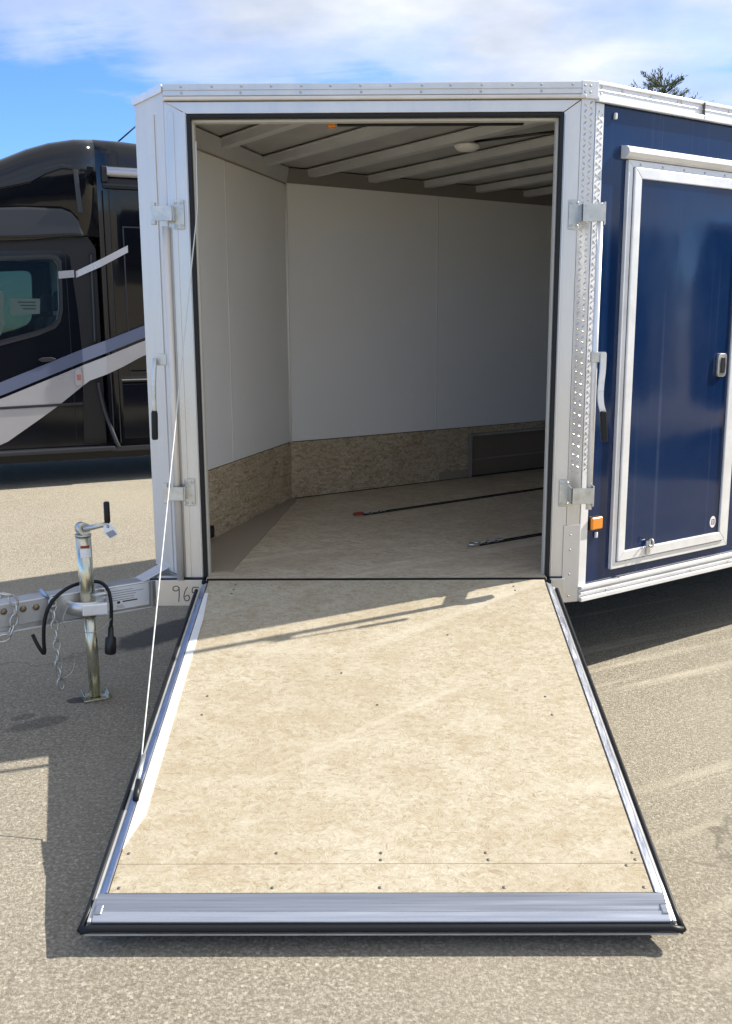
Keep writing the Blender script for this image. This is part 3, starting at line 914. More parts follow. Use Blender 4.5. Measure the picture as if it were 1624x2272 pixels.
for sg in (-1, 1):
    a0, a1 = sorted((sg*.6515, sg*.684))
    pr = [(sg*.6612, .003), (sg*.665, .003), (sg*.684, -.010), (sg*.684, -.026), (sg*.6612, -.022)]
    mbx = MB().add([RF(a, d, .03) for a, d in pr]+[RF(a, d, 1.6145) for a, d in pr], [(i, (i+1) % 5, 5+(i+1) % 5, 5+i) for i in range(5)]+[(0, 1, 2, 3, 4), (9, 8, 7, 6, 5)])
    mbx.build('ramp_side_rail', 'ramp_rail', ramp_o, .0015)
    a0, a1 = sorted((sg*.6845, sg*.694))
    fbox(RF, a0, a1, -.034, -.012, .04, 1.690).build('ramp_side_trim', 'alu_dull', ramp_o, .002)
    tube([RF(sg*.700, -.014, .06), RF(sg*.700, -.016, 1.55), RF(sg*.701, -.020, 1.65), RF(sg*.707, -.025, 1.706)], .0080, 8).build('ramp_seal', 'blackrub', ramp_o)
    # welded corner block
    fbox(RF, *sorted((sg*.664, sg*.682)), -.024, -.004, 1.644, 1.674).build('corner_weld', 'ramp_alu', ramp_o, .003)
tube([RF(-.707, -.025, 1.706), RF(-.68, -.024, 1.699), RF(.68, -.024, 1.699), RF(.707, -.025, 1.706)], .0088, 8).build('ramp_seal', 'blackrub', ramp_o)
fbox(RF, -.70, .70, -.044, -.0385, 1.65, 1.703).build('ramp_end_lip', 'alu_dull', ramp_o, .001)
# wider outer skin that overlapped the frame when shut
fbox(RF, -.716, .716, -.066, -.0585, .05, 1.44).build('outer_skin', 'blackrub', ramp_o)
fbox(RF, -.66, .66, -.080, -.0665, 1.38, 1.56).build('ramp_foot', 'blackrub', ramp_o)
# pale edge strip down the left of the board
prism(RF, [(-XO+.001, .11), (-.645, .11), (-.634, .30), (-.626, 1.34), (-.642, 1.40), (-XO+.001, 1.468)], .0005, .003).build('edge_strip', 'alu_trim', ramp_o)
rot = Matrix((RF.S, -RF.Z, RF.N)).transposed().to_euler()
scr = [(-.545, .79), (-.547, .89), (.533, .798), (.538, .895), (-.549, .042), (-.552, .080), (-.556, .112), (.529, .025), (.532, .060), (.534, .092),
       (-.640, 1.482), (.002, 1.482), (.001, 1.506), (.268, 1.482), (.272, 1.506), (.640, 1.482), (.642, 1.506), (-.264, 1.482), (-.638, 1.598), (-.264, 1.598),
       (-.002, 1.598), (.30, 1.598), (.640, 1.598), (-.002, .84), (.615, 1.526), (-.12, .66), (.25, .42)]
for a, z in scr:
    place(SCR, 'screw', RF(a, 0, z), ramp_o, rot)
# cable that lowers the ramp
cab = tube([(-.655, .034, 2.10), (-.655, .015, 1.863), RF(-.690, .012, 1.085), RF(-.684, .010, 1.12), RF(-.671, .010, 1.235)], .0023, 8).build('ramp_cable', 'cable', T)
tube([RF(-.672, .010, 1.215), RF(-.664, .010, 1.29)], .009, 10).build('cable_end', 'blackrub', cab)
tube([RF(-.681, .012, 1.10), RF(-.675, .011, 1.21)], .006, 8).build('cable_ferrule', 'zinc', cab)

# --- tongue
TG = Frame((-.86, .14, 0), u, nb)                 # its right-hand face
tg = fbox(TG, -1.05, .04, -.09, 0, .318, .425).build('tongue_beam', 'alu', T, .004)
fbox(TG, -1.05, .02, -.088, .002, .312, .3178).build('beam_flange', 'alu_trim', tg, .001)
fbox(TG, -.72, -.455, .0005, .008, .338, .4255).build('chain_plate', 'alu_dull', tg, .003)
fbox(TG, -.47, -.44, .0005, .012, .322, .432).build('plate_end', 'alu', tg, .002)
prism(TG, [(-.10, .425), (.05, .425), (.05, .470), (.02, .470)], -.088, -.002).build('gusset', 'alu', tg, .002)
# coupler ahead of it
cp_ = ngon_prism(Frame(TG(0, -.045, 0), u, nb), [(-1.30, .36), (-1.05, .33), (-1.00, .33), (-1.00, .432), (-1.12, .44), (-1.27, .43), (-1.32, .40)], -.05, .05).build('coupler', 'zinc', tg, .012, 3)
BB = dome_mesh('bolt_head', .013, .010, 'brass', 8)
for q in ((8, 1357), (51, 1351), (80, 1347)):
    P = px(*q, TG(0, .008, 0), nb)
    place(BB, 'bolt_head', P, tg, TG.rot())
# maker's plate
lab = fbox(TG, -.262, -.078, .0005, .0030, .328, .418).build('data_label', 'paper', tg)
for i in range(5):
    w = random.uniform(.10, .155)
    fbox(TG, -.248, -.248+w, .0031, .0034, .404-.0095*i, .4065-.0095*i).build('label_print', 'ink', lab)
fbox(TG, -.190, -.128, .0031, .0034, .356, .361).build('label_print', 'inkblack', lab)
fbox(TG, -.212, -.200, .0031, .0034, .352, .362).build('label_print', 'inkblack', lab)
for i in range(3):
    fbox(TG, -.215, -.190+.004*i, .0031, .0034, .344-.005*i, .3458-.005*i).build('label_print', 'ink', lab)
fbox(TG, -.070, -.062, .0005, .010, .318, .426).build('beam_cap', 'alu_dull', tg, .001)

# --- jack
J = Vector((-1.108, -.095, 0))
jk = tube([J+Vector((-.006, 0, .335)), J+Vector((-.010, 0, .655))], .0285, 24).build('tongue_jack', 'galv', T)
tube([J+Vector((0, 0, .012)), J+Vector((-.004, 0, .40))], .0225, 20).build('drop_leg', 'galv', jk)
jf = Frame(J, (.9, .43, 0), (.43, -.9, 0))
mb = MB()
fbox(jf, -.050, .050, -.042, .042, .0005, .010, mb)
for a in (-.050, .043):
    fbox(jf, a, a+.007, -.042, .042, .010, .030, mb)
mb.build('jack_foot', 'galv', jk, .002)
tube([J+Vector((-.010, 0, .655)), J+Vector((-.010, 0, .662))], .031, 24).build('jack_cap', 'zinc', jk)
gh = J+Vector((-.006, 0, .684))
tube([gh+Vector((-.016, .012, 0)), gh+Vector((.010, -.020, 0))], .024, 18).build('gear_head', 'zinc', jk)
tube([gh+Vector((.010, -.020, 0)), gh+Vector((.013, -.024, 0))], .010, 12).build('gear_nut', 'screw', jk)
ha = J+Vector((.092, -.022, .705))
mb = MB()
Fr = Frame(gh+Vector((.008, -.022, 0)), ha-(gh+Vector((.008, -.022, 0))), (0, -1, 0), Vector((0, 0, 1)))
tube([gh+Vector((.008, -.024, .002)), ha+Vector((.004, -.002, .002))], [.012, .008], 10, mb)
mb.build('crank_arm', 'zinc', jk)
tube([ha+Vector((0, 0, .004)), ha+Vector((0, 0, .010)), ha+Vector((0, 0, .082)), ha+Vector((0, 0, .086))], [.008, .0115, .0115, .008], 14).build('crank_grip', 'blackrub', jk)
# stickers on the tube
def band(z0, z1, a0, a1, r, mt, name):
    mb = MB(); n = 10
    vs = []
    for k in range(n+1):
        q = math.radians(a0+(a1-a0)*k/n)
        for z in (z0, z1):
            vs.append(J+Vector((-.009+r*math.cos(q), r*math.sin(q), z)))
    mb.add(vs, [(2*k, 2*k+2, 2*k+3, 2*k+1) for k in range(n)], True)
    mb.build(name, mt, jk)
band(.575, .608, -105, -20, .0290, 'paper', 'jack_label')
band(.612, .622, -100, -30, .0290, 'red', 'jack_label')
# ring bracket that holds the jack
mb = MB()
n = 36
ci = J+Vector((-.022, .026, 0))
vs, fs = [], []
for rr2, z in ((.078, .352), (.078, .400), (.070, .404), (.040, .388)):
    for k in range(n):
        q = 2*math.pi*k/n
        vs.append(ci+Vector((rr2*math.cos(q), rr2*math.sin(q)*1.0, z)))
for i in range(3):
    fs += [(i*n+k, i*n+(k+1) % n, (i+1)*n+(k+1) % n, (i+1)*n+k) for k in range(n)]
fs += [tuple(range(n)), tuple(3*n+k for k in range(n-1, -1, -1))]
mb.add(vs, fs, True)
mb.build('jack_bracket', 'alu', jk)
fbox(Frame(J, (1, .3, 0), (.3, -1, 0)), -.030, .066, .030, .056, .352, .398).build('bracket_block', 'alu_trim', jk, .006, 3)
tube([J+Vector((.015, -.02, .425)), J+Vector((.075, -.02, .432))], .008, 10).build('bracket_bolt', 'zinc', jk)

# --- safety chains
def chain(pts, name, mt='zinc', R=.0135, r=.0042, step=.039):
    path = smooth_path(pts, 12)
    acc, links, last = 0.0, [], path[0]
    root = None
    k = 0
    dist = 0
    want = 0
    for i in range(1, len(path)):
        seg = path[i]-path[i-1]
        while want <= dist+seg.length:
            p = path[i-1]+seg*((want-dist)/max(seg.length, 1e-9))
            d = seg.normalized()
            ax = d.cross(nb).normalized() if k % 2 else (nb-d*nb.dot(d)).normalized()
            mbx = torus(p, ax, R, r, 1.75, d, 14, 6)
            if root is None:
                root = mbx.build(name, mt, T)
            else:
                mbx.build('chain_link', mt, root)
            k += 1
            want += step
        dist += seg.length
    return root
def tp(x, y, d):
    return px(x, y, TG(0, d, 0), nb)
c1 = chain([tp(117, 1345, .030), tp(121, 1385, .034), tp(126, 1430, .036), tp(131, 1480, .036), tp(136, 1520, .036)], 'safety_chain')
c2 = chain([tp(-12, 1326, .016), tp(6, 1318, .020), tp(22, 1324, .028), tp(34, 1345, .03), tp(29, 1385, .034), tp(16, 1412, .034), tp(-14, 1420, .03)], 'safety_chain')
torus(tp(117, 1336, .030), nb, .014, .0042, 1.2).build('chain_shackle', 'zinc', c1)
tube([tp(88, 1307, .004), tp(98, 1318, .016), tp(108, 1328, .026)], [.005, .009, .006], 8).build('chain_hook', 'blue_zinc', c1)
# --- trailer wiring lead
pts = [(72, 1408), (84, 1432), (98, 1450), (97, 1420), (98, 1385), (106, 1352), (124, 1325), (150, 1305), (178, 1294), (205, 1290), (226, 1294), (240, 1310), (246, 1335), (247, 1362), (246, 1392)]
dep = [.0, .02, .03, .032, .034, .036, .036, .02, .006, .004, .02, .05, .07, .075, .075]
lead = tube(smooth_path([tp(x, y, d) for (x, y), d in zip(pts, dep)], 5), .0072, 9).build('wiring_lead', 'blackrub', T)
pA, pB = tp(246, 1390, .075), tp(245, 1450, .075)
tube([pA, pA.lerp(pB, .35), pA.lerp(pB, .42), pA.lerp(pB, .95), pB], [.010, .012, .022, .0225, .020], 14).build('lead_plug', 'blackpl', lead)
# thin breakaway cable in loops
pts = [(150, 1345), (140, 1375), (150, 1402), (165, 1440), (164, 1480), (150, 1500), (130, 1502), (112, 1480), (100, 1455)]
bk = tube(smooth_path([tp(x, y, .05) for x, y in pts], 6), .0014, 6).build('breakaway_cable', 'zinc', T)
tube(smooth_path([tp(x, y, .085) for x, y in ((155, 1388), (175, 1400), (200, 1404), (225, 1396), (247, 1372))], 6), .0014, 6).build('cable_loop', 'zinc', bk)
# --- wheels far back under the box
for Fr in (FWF, BWI):
    fbox(Fr, 2.2, 3.7, .0065, .25, ZF+.001, .70).build('wheel_box', 'alu_dull', T, .004)
for a in (2.6, 3.3):
    for Fr in (Frame(BW(0, -.16, 0), u, nb), Frame(FO(0, -.16, 0), u, pl)):
        mb = MB()
        n = 28
        prof = [(.20, -.02), (.27, .0), (.315, -.01), (.325, -.04), (.325, -.16), (.315, -.19), (.27, -.20), (.20, -.18)]
        vs = [Fr(a+R*math.cos(2*math.pi*k/n), d+.10, .325+R*math.sin(2*math.pi*k/n)) for R, d in prof for k in range(n)]
        fs = [(i*n+k, i*n+(k+1) % n, ((i+1) % 8)*n+(k+1) % n, ((i+1) % 8)*n+k) for i in range(8) for k in range(n)]
        mb.add(vs, fs, True)
        wh = mb.build('wheel', 'tyre', T)
        mb = MB()
        ngon_prism(Fr, [(a+.205*math.cos(2*math.pi*k/24), .325+.205*math.sin(2*math.pi*k/24)) for k in range(24)], .02, .07, mb)
        mb.build('rim', 'zinc', wh, .01)

# ---------------------------------------------------------------- paper tag tied to the crank
tagp = ha+Vector((.006, -.014, -.002))
tgr = thing('hang_tag', 'small grey and white paper tag hanging from the jack crank', 'tag', tagp)
TF = Frame(tagp, (1, -.25, 0), (-.25, -1, 0))
prism(TF, [(-.020, -.002), (.014, .008), (.040, -.034), (.006, -.052), (-.018, -.030)], 0, .0012).build('card', 'paper', tgr)
prism(TF, [(-.012, -.030), (.020, -.016), (.036, -.033), (.006, -.049)], .0013, .0018).build('printed_panel', 'ink', tgr)
torus(TF(0, .002, -.004), TF.N, .0045, .0012).build('eyelet', 'inkblack', tgr)

# ================================================================== MOTORHOME
R0 = Vector((-2.90, 4.99, 0)); ra = math.radians(25)
rd = Vector((math.cos(ra), math.sin(ra), 0)); rnv = Vector((math.sin(ra), -math.cos(ra), 0))
RVT = thing('motorhome', 'black motorhome with silver swoosh stripes parked behind the trailer tongue', 'motorhome', R0+rd*1.5-rnv*1.1)
VF = Frame(R0, rd, rnv)
WID = 2.2
# coach body and cab-over cap, one rounded shell each
top = [(-.98, 2.30), (-.86, 2.46), (-.66, 2.625), (-.46, 2.735), (-.255, 2.824), (-.031, 2.925), (.156, 2.988), (.365, 3.032), (.53, 3.043)]
def shell(name, prof_top, zb, mt, d0=0.0, rnd=.14, seg=6, flat=False):
    """loft: side outline carried across the width with a rounded shoulder"""
    secs = []
    for k in range(seg+1):
        q = math.pi/2*k/seg
        secs.append((d0-rnd*(1-math.sin(q)) if False else d0-rnd+rnd*math.cos(q), rnd*math.sin(q)-rnd))
    secs = [(d0, None)]+secs
    half = secs[:]
    other = [(-(WID)+ (d0-d), dz) for d, dz in reversed(half)]
    allsec = half+other
    mb = MB()
    n = len(prof_top); m_ = len(allsec)
    vs = []
    for d, dz in allsec:
        for i, (s_, z) in enumerate(prof_top):
            vs.append(VF(s_, d, zb[i] if dz is None else max(z+dz, zb[i]+.001)))
    fs = [(j*n+i, j*n+i+1, (j+1)*n+i+1, (j+1)*n+i) for j in range(m_-1) for i in range(n-1)]
    mb.add(vs, fs, True)
    mb.f += [tuple(j*n for j in range(m_)), tuple(j*n+n-1 for j in range(m_-1, -1, -1))]
    mb.sm += [False, False]
    # underside
    fs = [(i, i+1, (m_-1)*n+i+1, (m_-1)*n+i) for i in range(n-1)]
    k0 = len(mb.v)-len(vs)
    mb.f += [tuple(k0+x for x in f) for f in fs]; mb.sm += [False]*len(fs)
    return mb.build(name, mt, RVT)
cap = shell('cab_over_cap', top, [2.22, 2.16, 2.15, 2.145, 2.15, 2.165, 2.19, 2.215, 2.20], 'rvblack')
coach_top = [(.532, 3.043), (.75, 3.042), (1.2, 3.02), (3.0, 3.0), (5.4, 3.0)]
coach = shell('coach_body', coach_top, [.30]*5, 'rvblack')
# pressed ridge and brow of the cap, standing proud
def ribbon(pts_top, pts_bot, d0, d1, name, mt, par, bev=0):
    n = len(pts_top)
    mb = MB()
    vs = [VF(s_, d0, z) for s_, z in pts_top]+[VF(s_, d0, z) for s_, z in pts_bot]+[VF(s_, d1, z) for s_, z in pts_top]+[VF(s_, d1, z) for s_, z in pts_bot]
    fs = []
    for i in range(n-1):
        fs += [(2*n+i, 2*n+i+1, 3*n+i+1, 3*n+i), (i, n+i, n+i+1, i+1), (i, i+1, 2*n+i+1, 2*n+i), (n+i, 3*n+i, 3*n+i+1, n+i+1)]
    fs += [(0, 2*n, 3*n, n), (n-1, 2*n-1, 4*n-1, 3*n-1)]
    mb.add(vs, fs)
    return mb.build(name, mt, par, bev, 3)
ribbon([(-.95, 2.33), (-.5, 2.40), (-.1, 2.43), (.22, 2.43), (.30, 2.40), (.36, 2.33)], [(-.95, 2.20), (-.5, 2.16), (-.1, 2.175), (.22, 2.20), (.32, 2.205), (.40, 2.20)], -.05, .030, 'cap_brow', 'rvgrey', cap, .02)
ribbon([(-.30, 2.60), (-.02, 2.70), (.10, 2.76), (.24, 2.80), (.34, 2.79)], [(-.30, 2.56), (-.02, 2.63), (.10, 2.70), (.24, 2.755), (.33, 2.75)], -.05, .016, 'cap_ridge', 'rvblack', cap, .012)
ribbon([(.335, 2.76), (.375, 2.76)], [(.355, 2.40), (.40, 2.40)], -.05, .012, 'cap_seam', 'rvgrey', cap, .006)
# cab, set in 5 cm, hollow behind the door window
CI = -.055
win = [(-.86, 1.62), (-.62, 1.90), (-.50, 1.955), (-.316, 1.980), (.08, 2.004), (.135, 1.995), (.165, 1.955), (.152, 1.58), (.128, 1.49), (.085, 1.44), (-.05, 1.385), (-.365, 1.305), (-.86, 1.22)]
cab_out = [(-1.95, .34), (.44, .34), (.44, 2.20), (-.78, 2.17), (-1.25, 1.42), (-1.95, 1.20)]
cabp = prism(VF, [cab_out, win], CI-.03, CI).build('cab_side', 'rvblack', RVT)
VF2 = Frame(R0, rd, -rnv)
prism(VF, [cab_out, win], -WID+.055, -WID+.085).build('cab_side', 'rvblack', RVT)
prism(VF, win, CI-.022, CI-.018).build('window_pane', 'glass', cabp)
prism(VF, win, -WID+.07, -WID+.074).build('window_pane', 'glass_dark', cabp)
# rubber round the window
def outset(poly, k):
    cx = sum(p[0] for p in poly)/len(poly); cy = sum(p[1] for p in poly)/len(poly)
    return [(cx+(x-cx)*(1+k/abs(.5)), cy+(y-cy)*(1+k/abs(.35))) for x, y in poly]
prism(VF, [outset(win, .014), win], CI, CI+.008).build('window_seal', 'rvmatt', cabp)
prism(VF, [outset(win, .045), outset(win, .0142)], CI, CI+.005).build('window_surround', 'rvgrey', cabp)
# cab floor, bonnet, windscreen line, seats, rear partition of the cab
fbox(VF, -1.94, .43, -WID+.09, CI-.035, .34, .42).build('cab_floor', 'rvmatt', RVT)
fbox(VF, -1.94, -1.28, -WID+.09, CI-.035, .42, 1.19).build('bonnet', 'rvblack', RVT, .06, 4)
fbox(VF, .36, .43, -WID+.09, CI-.035, .42, 2.18).build('cab_partition', 'rvcabin', RVT)
fbox(VF, -.72, .36, -WID+.09, CI-.035, 2.10, 2.14).build('cab_headlining', 'rvcabin', RVT)
fbox(VF, -1.28, -.95, -WID+.09, CI-.035, .42, 1.32).build('dashboard', 'rvseat', RVT, .05, 3)
mb = MB()
mb.add([VF(-1.24, -.12, 1.40), VF(-.80, -.12, 2.12), VF(-.80, -WID+.14, 2.12), VF(-1.24, -WID+.14, 1.40),
        VF(-1.23, -.12, 1.395), VF(-.79, -.12, 2.115), VF(-.79, -WID+.14, 2.115), VF(-1.23, -WID+.14, 1.395)],
       [(0, 1, 2, 3), (4, 7, 6, 5), (0, 4, 5, 1), (2, 6, 7, 3), (1, 5, 6, 2), (0, 3, 7, 4)])
mb.build('windscreen', 'glass', RVT)
for d in (-.62, -1.62):
    st_ = fbox(VF, -.30, .10, d-.25, d+.25, .42, .95).build('cab_seat', 'rvseat', RVT, .05, 3)
    ngon_prism(VF, [(-.02, .90), (.12, .90), (.26, 1.50), (.16, 1.54)], d-.24, d+.24).build('seat_back', 'rvseat', st_, .05, 3)
    ngon_prism(VF, [(.16, 1.57), (.26, 1.56), (.30, 1.74), (.20, 1.76)], d-.13, d+.13).build('head_rest', 'rvseat', st_, .04, 3)
# paper in the window, with print
pp = prism(VF, [(-.250, 1.525), (-.010, 1.535), (.0, 1.665), (-.255, 1.668)], CI-.0262, CI-.0235).build('window_notice', 'paper', cabp)
for i in range(3):
    fbox(VF, -.19+.02*i, -.04, CI-.0233, CI-.0230, 1.628-.028*i, 1.640-.028*i).build('notice_print', 'ink', pp)
ribbon([(-.60, 1.74), (-.34, 1.74), (-.300, 1.715), (-.305, 1.62)], [(-.60, 1.30), (-.40, 1.31), (-.345, 1.36), (-.312, 1.45)], CI-.034, CI-.031, 'sun_blind', 'paper', cabp)
# dark recess, post and door gap behind the cab door
prism(VF, [(.30, .36), (.44, .36), (.50, .36), (.50, 2.10), (.45, 2.185), (.36, 2.205), (-.50, 2.14), (-.50, 2.06), (.20, 2.085), (.27, 2.03), (.31, 1.60), (.33, 1.20)], CI-.002, CI+.006).build('recess_trim', 'rvmatt', cabp)
tube(smooth_path([VF(.455, CI+.012, 2.06), VF(.452, CI+.014, 1.6), VF(.448, CI+.014, 1.28)], 6), .014, 8).build('body_post', 'rvgrey', cabp)
tube(smooth_path([VF(.455, CI+.012, .92), VF(.50, CI+.020, .66), VF(.57, .015, .40), VF(.60, .012, .33)], 6), .020, 8).build('body_post', 'rvgrey', coach)
fbox(VF, .232, .237, CI, CI+.004, .40, 2.05).build('door_gap', 'rvmatt', cabp)
# door handle
dh = ngon_prism(VF, [(-.06, 1.135), (-.02, 1.112), (.06, 1.118), (.10, 1.140), (.06, 1.156), (-.02, 1.153)], CI, CI+.022).build('door_handle', 'rvgrey', cabp, .008, 3)
# stripes follow cab, recess and coach
def dep_s(s_):
    return CI if s_ <= .33 else (CI+(s_-.33)/.20*(0-CI) if s_ < .53 else 0.0)
def interp(tab, s_):
    for (a, za), (b2, zb2) in zip(tab, tab[1:]):
        if a <= s_ <= b2:
            return za+(zb2-za)*(s_-a)/(b2-a)
    return tab[-1][1]
def stripe(tabT, tabB, s0, s1, name, mt):
    ss = sorted(set([s0, s1]+[x for x in (.33, .53) if s0 < x < s1]+[s0+(s1-s0)*k/24 for k in range(25)]))
    mb = MB(); n = len(ss)
    vs = []
    for dd in (-.004, .010):
        for tab in (tabT, tabB):
            vs += [VF(s_, dep_s(s_)+dd, interp(tab, s_)) for s_ in ss]
    fs = []
    for i in range(n-1):
        fs += [(2*n+i, 2*n+i+1, 3*n+i+1, 3*n+i), (i, n+i, n+i+1, i+1), (i, i+1, 2*n+i+1, 2*n+i), (n+i, 3*n+i, 3*n+i+1, n+i+1)]
    fs += [(0, 2*n, 3*n, n), (n-1, 2*n-1, 4*n-1, 3*n-1)]
    mb.add(vs, fs)
    return mb.build(name, mt, RVT)
t1 = [(-1.9, .42), (-.60, .862), (-.391, .941), (.395, 1.245), (.89, 1.429), (1.6, 1.68), (3, 2.0)]
b1 = [(-1.9, .38), (-.60, .755), (-.40, .824), (.368, 1.120), (.893, 1.323), (1.6, 1.56), (3, 1.9)]
t2 = [(a, z-.028) for a, z in b1]
b2_ = [(-1.9, -.1), (-.60, .30), (-.43, .409), (.05, .725), (.377, .938), (.60, 1.02), (.898, 1.171), (1.6, 1.44), (3, 1.85)]
b2_ = [(a, max(z-.035 if a < .1 else z, .345)) for a, z in b2_]
stripe(t1, b1, -.95, 2.6, 'blue_stripe', 'rvblue')
stripe(t2, b2_, -.95, 2.6, 'silver_stripe', 'rvsilver')
stripe([(.165, 1.902), (.30, 1.915)], [(.165, 1.838), (.30, 1.852)], .165, .30, 'upper_stripe', 'rvsilver')
stripe([(.315, 1.905), (.53, 2.010), (.774, 2.136)], [(.315, 1.848), (.53, 1.945), (.774, 2.075)], .315, .774, 'upper_stripe', 'rvsilver')
# moulding, running board, skirt, lamp, awning, lockers
ribbon([(-1.2, .715), (.31, .745)], [(-1.2, .690), (.31, .722)], CI, CI+.020, 'side_moulding', 'rvgrey', cabp, .004)
fbox(VF, -1.2, .56, -.10, .055, .300, .340).build('running_board', 'rvgrey', RVT, .012, 3)
fbox(VF, .535, 5.38, -.02, .012, .285, .33).build('skirt_rail', 'rvgrey', coach, .004)
mb = MB()
ngon_prism(VF, [(.255, .895), (.308, .895), (.318, .96), (.312, 1.03), (.290, 1.052), (.262, 1.04), (.252, .97)], CI+.008, CI+.026, mb)
lens = mb.build('side_lamp', 'lens_pale', cabp, .006, 3)
fbox(VF, .266, .304, CI+.0262, CI+.0285, .945, .995).build('reflector', 'lens_red', lens)
aw = tube([VF(.61, .05, 2.755), VF(4.6, .05, 2.755)], .042, 14).build('awning_roller', 'rvsilver', coach)
fbox(VF, .565, .62, .002, .075, 2.66, 2.80).build('awning_bracket', 'rvmatt', aw, .01)
fbox(VF, .575, 4.6, .002, .045, 2.615, 2.700).build('awning_case', 'rvmatt', aw, .008)
fbox(VF, .575, 4.6, .0455, .052, 2.640, 2.652).build('case_rib', 'rvgrey', aw)
# locker door with a bright outline
ring(VF, .735, 1.8, 1.0, 2.30, .012, .002, .006, 'door_outline', 'rvgrey', coach, 0)
for a in (.56, .62):
    fbox(VF, a, a+.008, .002, .008, .36, 2.60).build('body_seam', 'rvgrey', coach)
fbox(VF, .66, 1.9, .002, .008, .40, .90).build('locker_door', 'rvblack', coach, .004)
fbox(VF, .66, 1.9, .002, .010, .935, .945).build('locker_trim', 'rvsilver', coach)
tube([VF(.74, -.25, 3.02), VF(1.04, -.25, 3.28)], .007, 6).build('roof_aerial', 'rvmatt', coach)
for a, name in ((-1.38, 'wheel'), (3.4, 'wheel')):
    for dd in (-.06, -WID+.30):
        mb = MB(); n = 28
        prof = [(.21, 0), (.30, .0), (.345, -.02), (.355, -.05), (.355, -.19), (.345, -.22), (.30, -.24), (.21, -.24)]
        vs = [VF(a+R*math.cos(2*math.pi*k/n), d+dd, .355+R*math.sin(2*math.pi*k/n)) for R, d in prof for k in range(n)]
        fs = [(i*n+k, i*n+(k+1) % n, ((i+1) % 8)*n+(k+1) % n, ((i+1) % 8)*n+k) for i in range(8) for k in range(n)]
        mb.add(vs, fs, True)
        wh = mb.build(name, 'tyre', RVT)
        ngon_prism(VF, [(a+.215*math.cos(2*math.pi*k/24), .355+.215*math.sin(2*math.pi*k/24)) for k in range(24)], dd-.20, dd-.03).build('rim', 'rvsilver', wh, .01)
fbox(VF, -1.0, 3.0, -WID+.15, -.20, .20, .46).build('chassis', 'rvmatt', RVT)  # underbody box carried low to block light beneath the motorhome

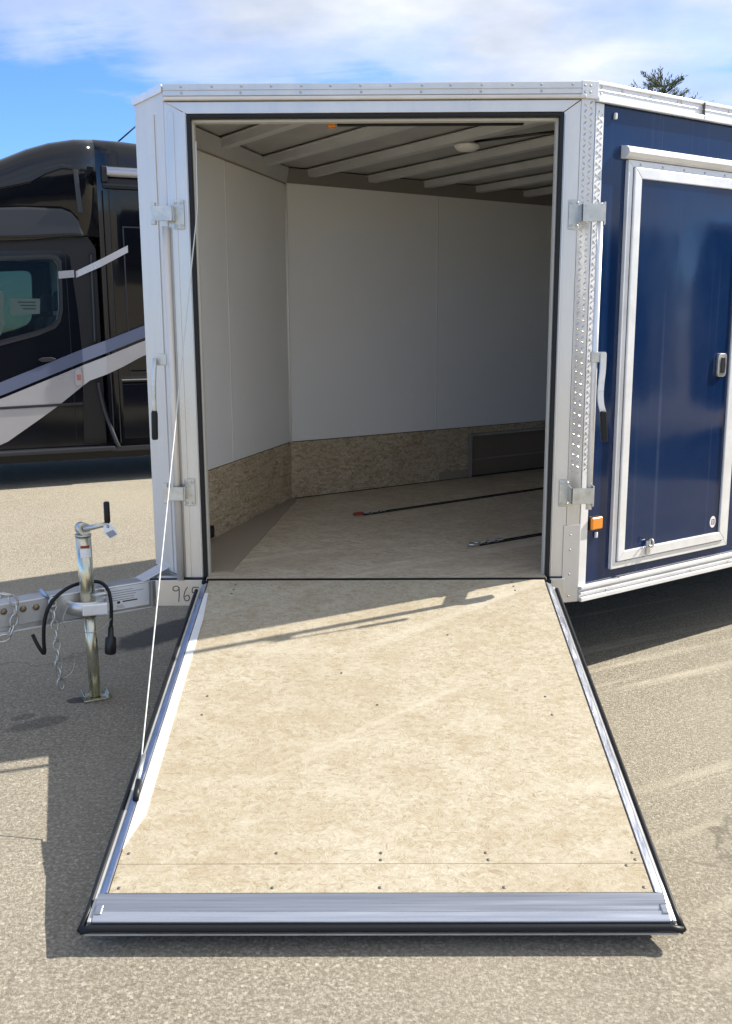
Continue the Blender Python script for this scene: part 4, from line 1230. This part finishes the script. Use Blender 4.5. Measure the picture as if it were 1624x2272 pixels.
# ================================================================== conifer behind the trailer
def conifer(base, H, spread, label, seed, n_whorl=26, dens=1.0):
    rg = random.Random(seed)
    tr = thing('pine_tree', label, 'tree', base)
    bx, by, bz = base
    tube([(bx, by, bz), (bx+.05, by, bz+H*.5), (bx+.02, by, bz+H*.97)], [H*.024, H*.014, .02], 9).build('trunk', 'bark', tr)
    limbs, nd = MB(), MB()
    for w in range(n_whorl):
        f = (w+.5)/n_whorl
        z = bz+H*(.18+.81*f)
        rad = spread*(1-f)**.6*(.75+.5*rg.random())+.22
        for k in range(rg.randint(6, 9)):
            q = rg.uniform(0, 2*math.pi)
            rl = rad*rg.uniform(.65, 1.15)
            tip = Vector((bx+rl*math.cos(q), by+rl*math.sin(q), z+rl*rg.uniform(.15, .75)))
            root = Vector((bx, by, z))
            midp = root.lerp(tip, .5)+Vector((0, 0, -.06*rl))
            tube([root, midp, tip], [.018+.012*rl, .012+.006*rl, .006], 5, limbs, False)
            for j in range(int((26+rl*60)*dens)):
                tt = rg.uniform(.25, 1.05)
                c = root.lerp(midp, tt*2) if tt < .5 else midp.lerp(tip, tt*2-1)
                c = c+Vector((rg.gauss(0, .06), rg.gauss(0, .06), rg.gauss(0, .05)))*(.5+rl*.5)
                dirv = ((tip-root).normalized()+Vector((rg.gauss(0, .5), rg.gauss(0, .5), rg.gauss(.25, .4)))).normalized()
                ln = rg.uniform(.09, .18)
                sd = dirv.cross(Vector((rg.gauss(0, 1), rg.gauss(0, 1), rg.gauss(0, 1)))).normalized()*rg.uniform(.008, .018)
                nd.add([c-sd*.4, c+dirv*ln*.5-sd, c+dirv*ln, c+dirv*ln*.5+sd, c+sd*.4], [(0, 1, 2, 3, 4)])
    limbs.build('limbs', 'bark', tr)
    nd.build('crown', 'needles', tr)
    return tr
conifer((9.50, 30.0, 0), 9.15, 2.9, 'dark green conifer whose tip shows over the trailer roof', 3)

# ================================================================== the row opposite, which the glossy blue side mirrors
def box_trailer(base, rz, L_, label):
    bx, by = base
    S = Vector((math.cos(rz), math.sin(rz), 0)); Nn = Vector((-S.y, S.x, 0))
    tr = thing('box_trailer', label, 'trailer', (bx, by, 0), 'trailers parked in the opposite row')
    Fx = Frame((bx, by, 0), S, Nn)
    body = fbox(Fx, -L_/2, L_/2, -2.2, 0, .45, 2.55).build('body', 'charcoal', tr, .03, 3)
    fbox(Fx, -L_/2, L_/2, 0, .015, 2.47, 2.56).build('roof_rail', 'alu_dull', body)
    fbox(Fx, -L_/2, L_/2, 0, .015, .42, .50).build('bottom_rail', 'alu_dull', body)
    fbox(Fx, -.6, .2, .002, .02, .55, 2.35).build('side_door', 'charcoal', body, .006)
    for a in (L_*.12-.4, L_*.12+.4):
        for d in (-.01, -1.97):
            n = 24
            prof = [(.19, 0), (.30, 0), (.33, -.03), (.33, -.17), (.30, -.2), (.19, -.2)]
            mbx = MB().add([Fx(a+r_*math.cos(2*math.pi*k/n), d+dd, .33+r_*math.sin(2*math.pi*k/n)) for r_, dd in prof for k in range(n)],
                           [(i*n+k, i*n+(k+1) % n, ((i+1) % 6)*n+(k+1) % n, ((i+1) % 6)*n+k) for i in range(6) for k in range(n)], True)
            wh = mbx.build('wheel', 'tyre', tr)
            ngon_prism(Fx, [(a+.195*math.cos(2*math.pi*k/20), .33+.195*math.sin(2*math.pi*k/20)) for k in range(20)], d-.15, d-.03).build('rim', 'zinc', wh)
M['charcoal'] = mat('charcoal_gloss', (.03, .034, .042), .25)
box_trailer((9.6, -3.6), math.radians(97), 6.2, 'charcoal box trailer in the row opposite the blue side, the shorter one')
box_trailer((9.3, 3.4), math.radians(97), 6.6, 'charcoal box trailer in the row opposite the blue side, the longer one')
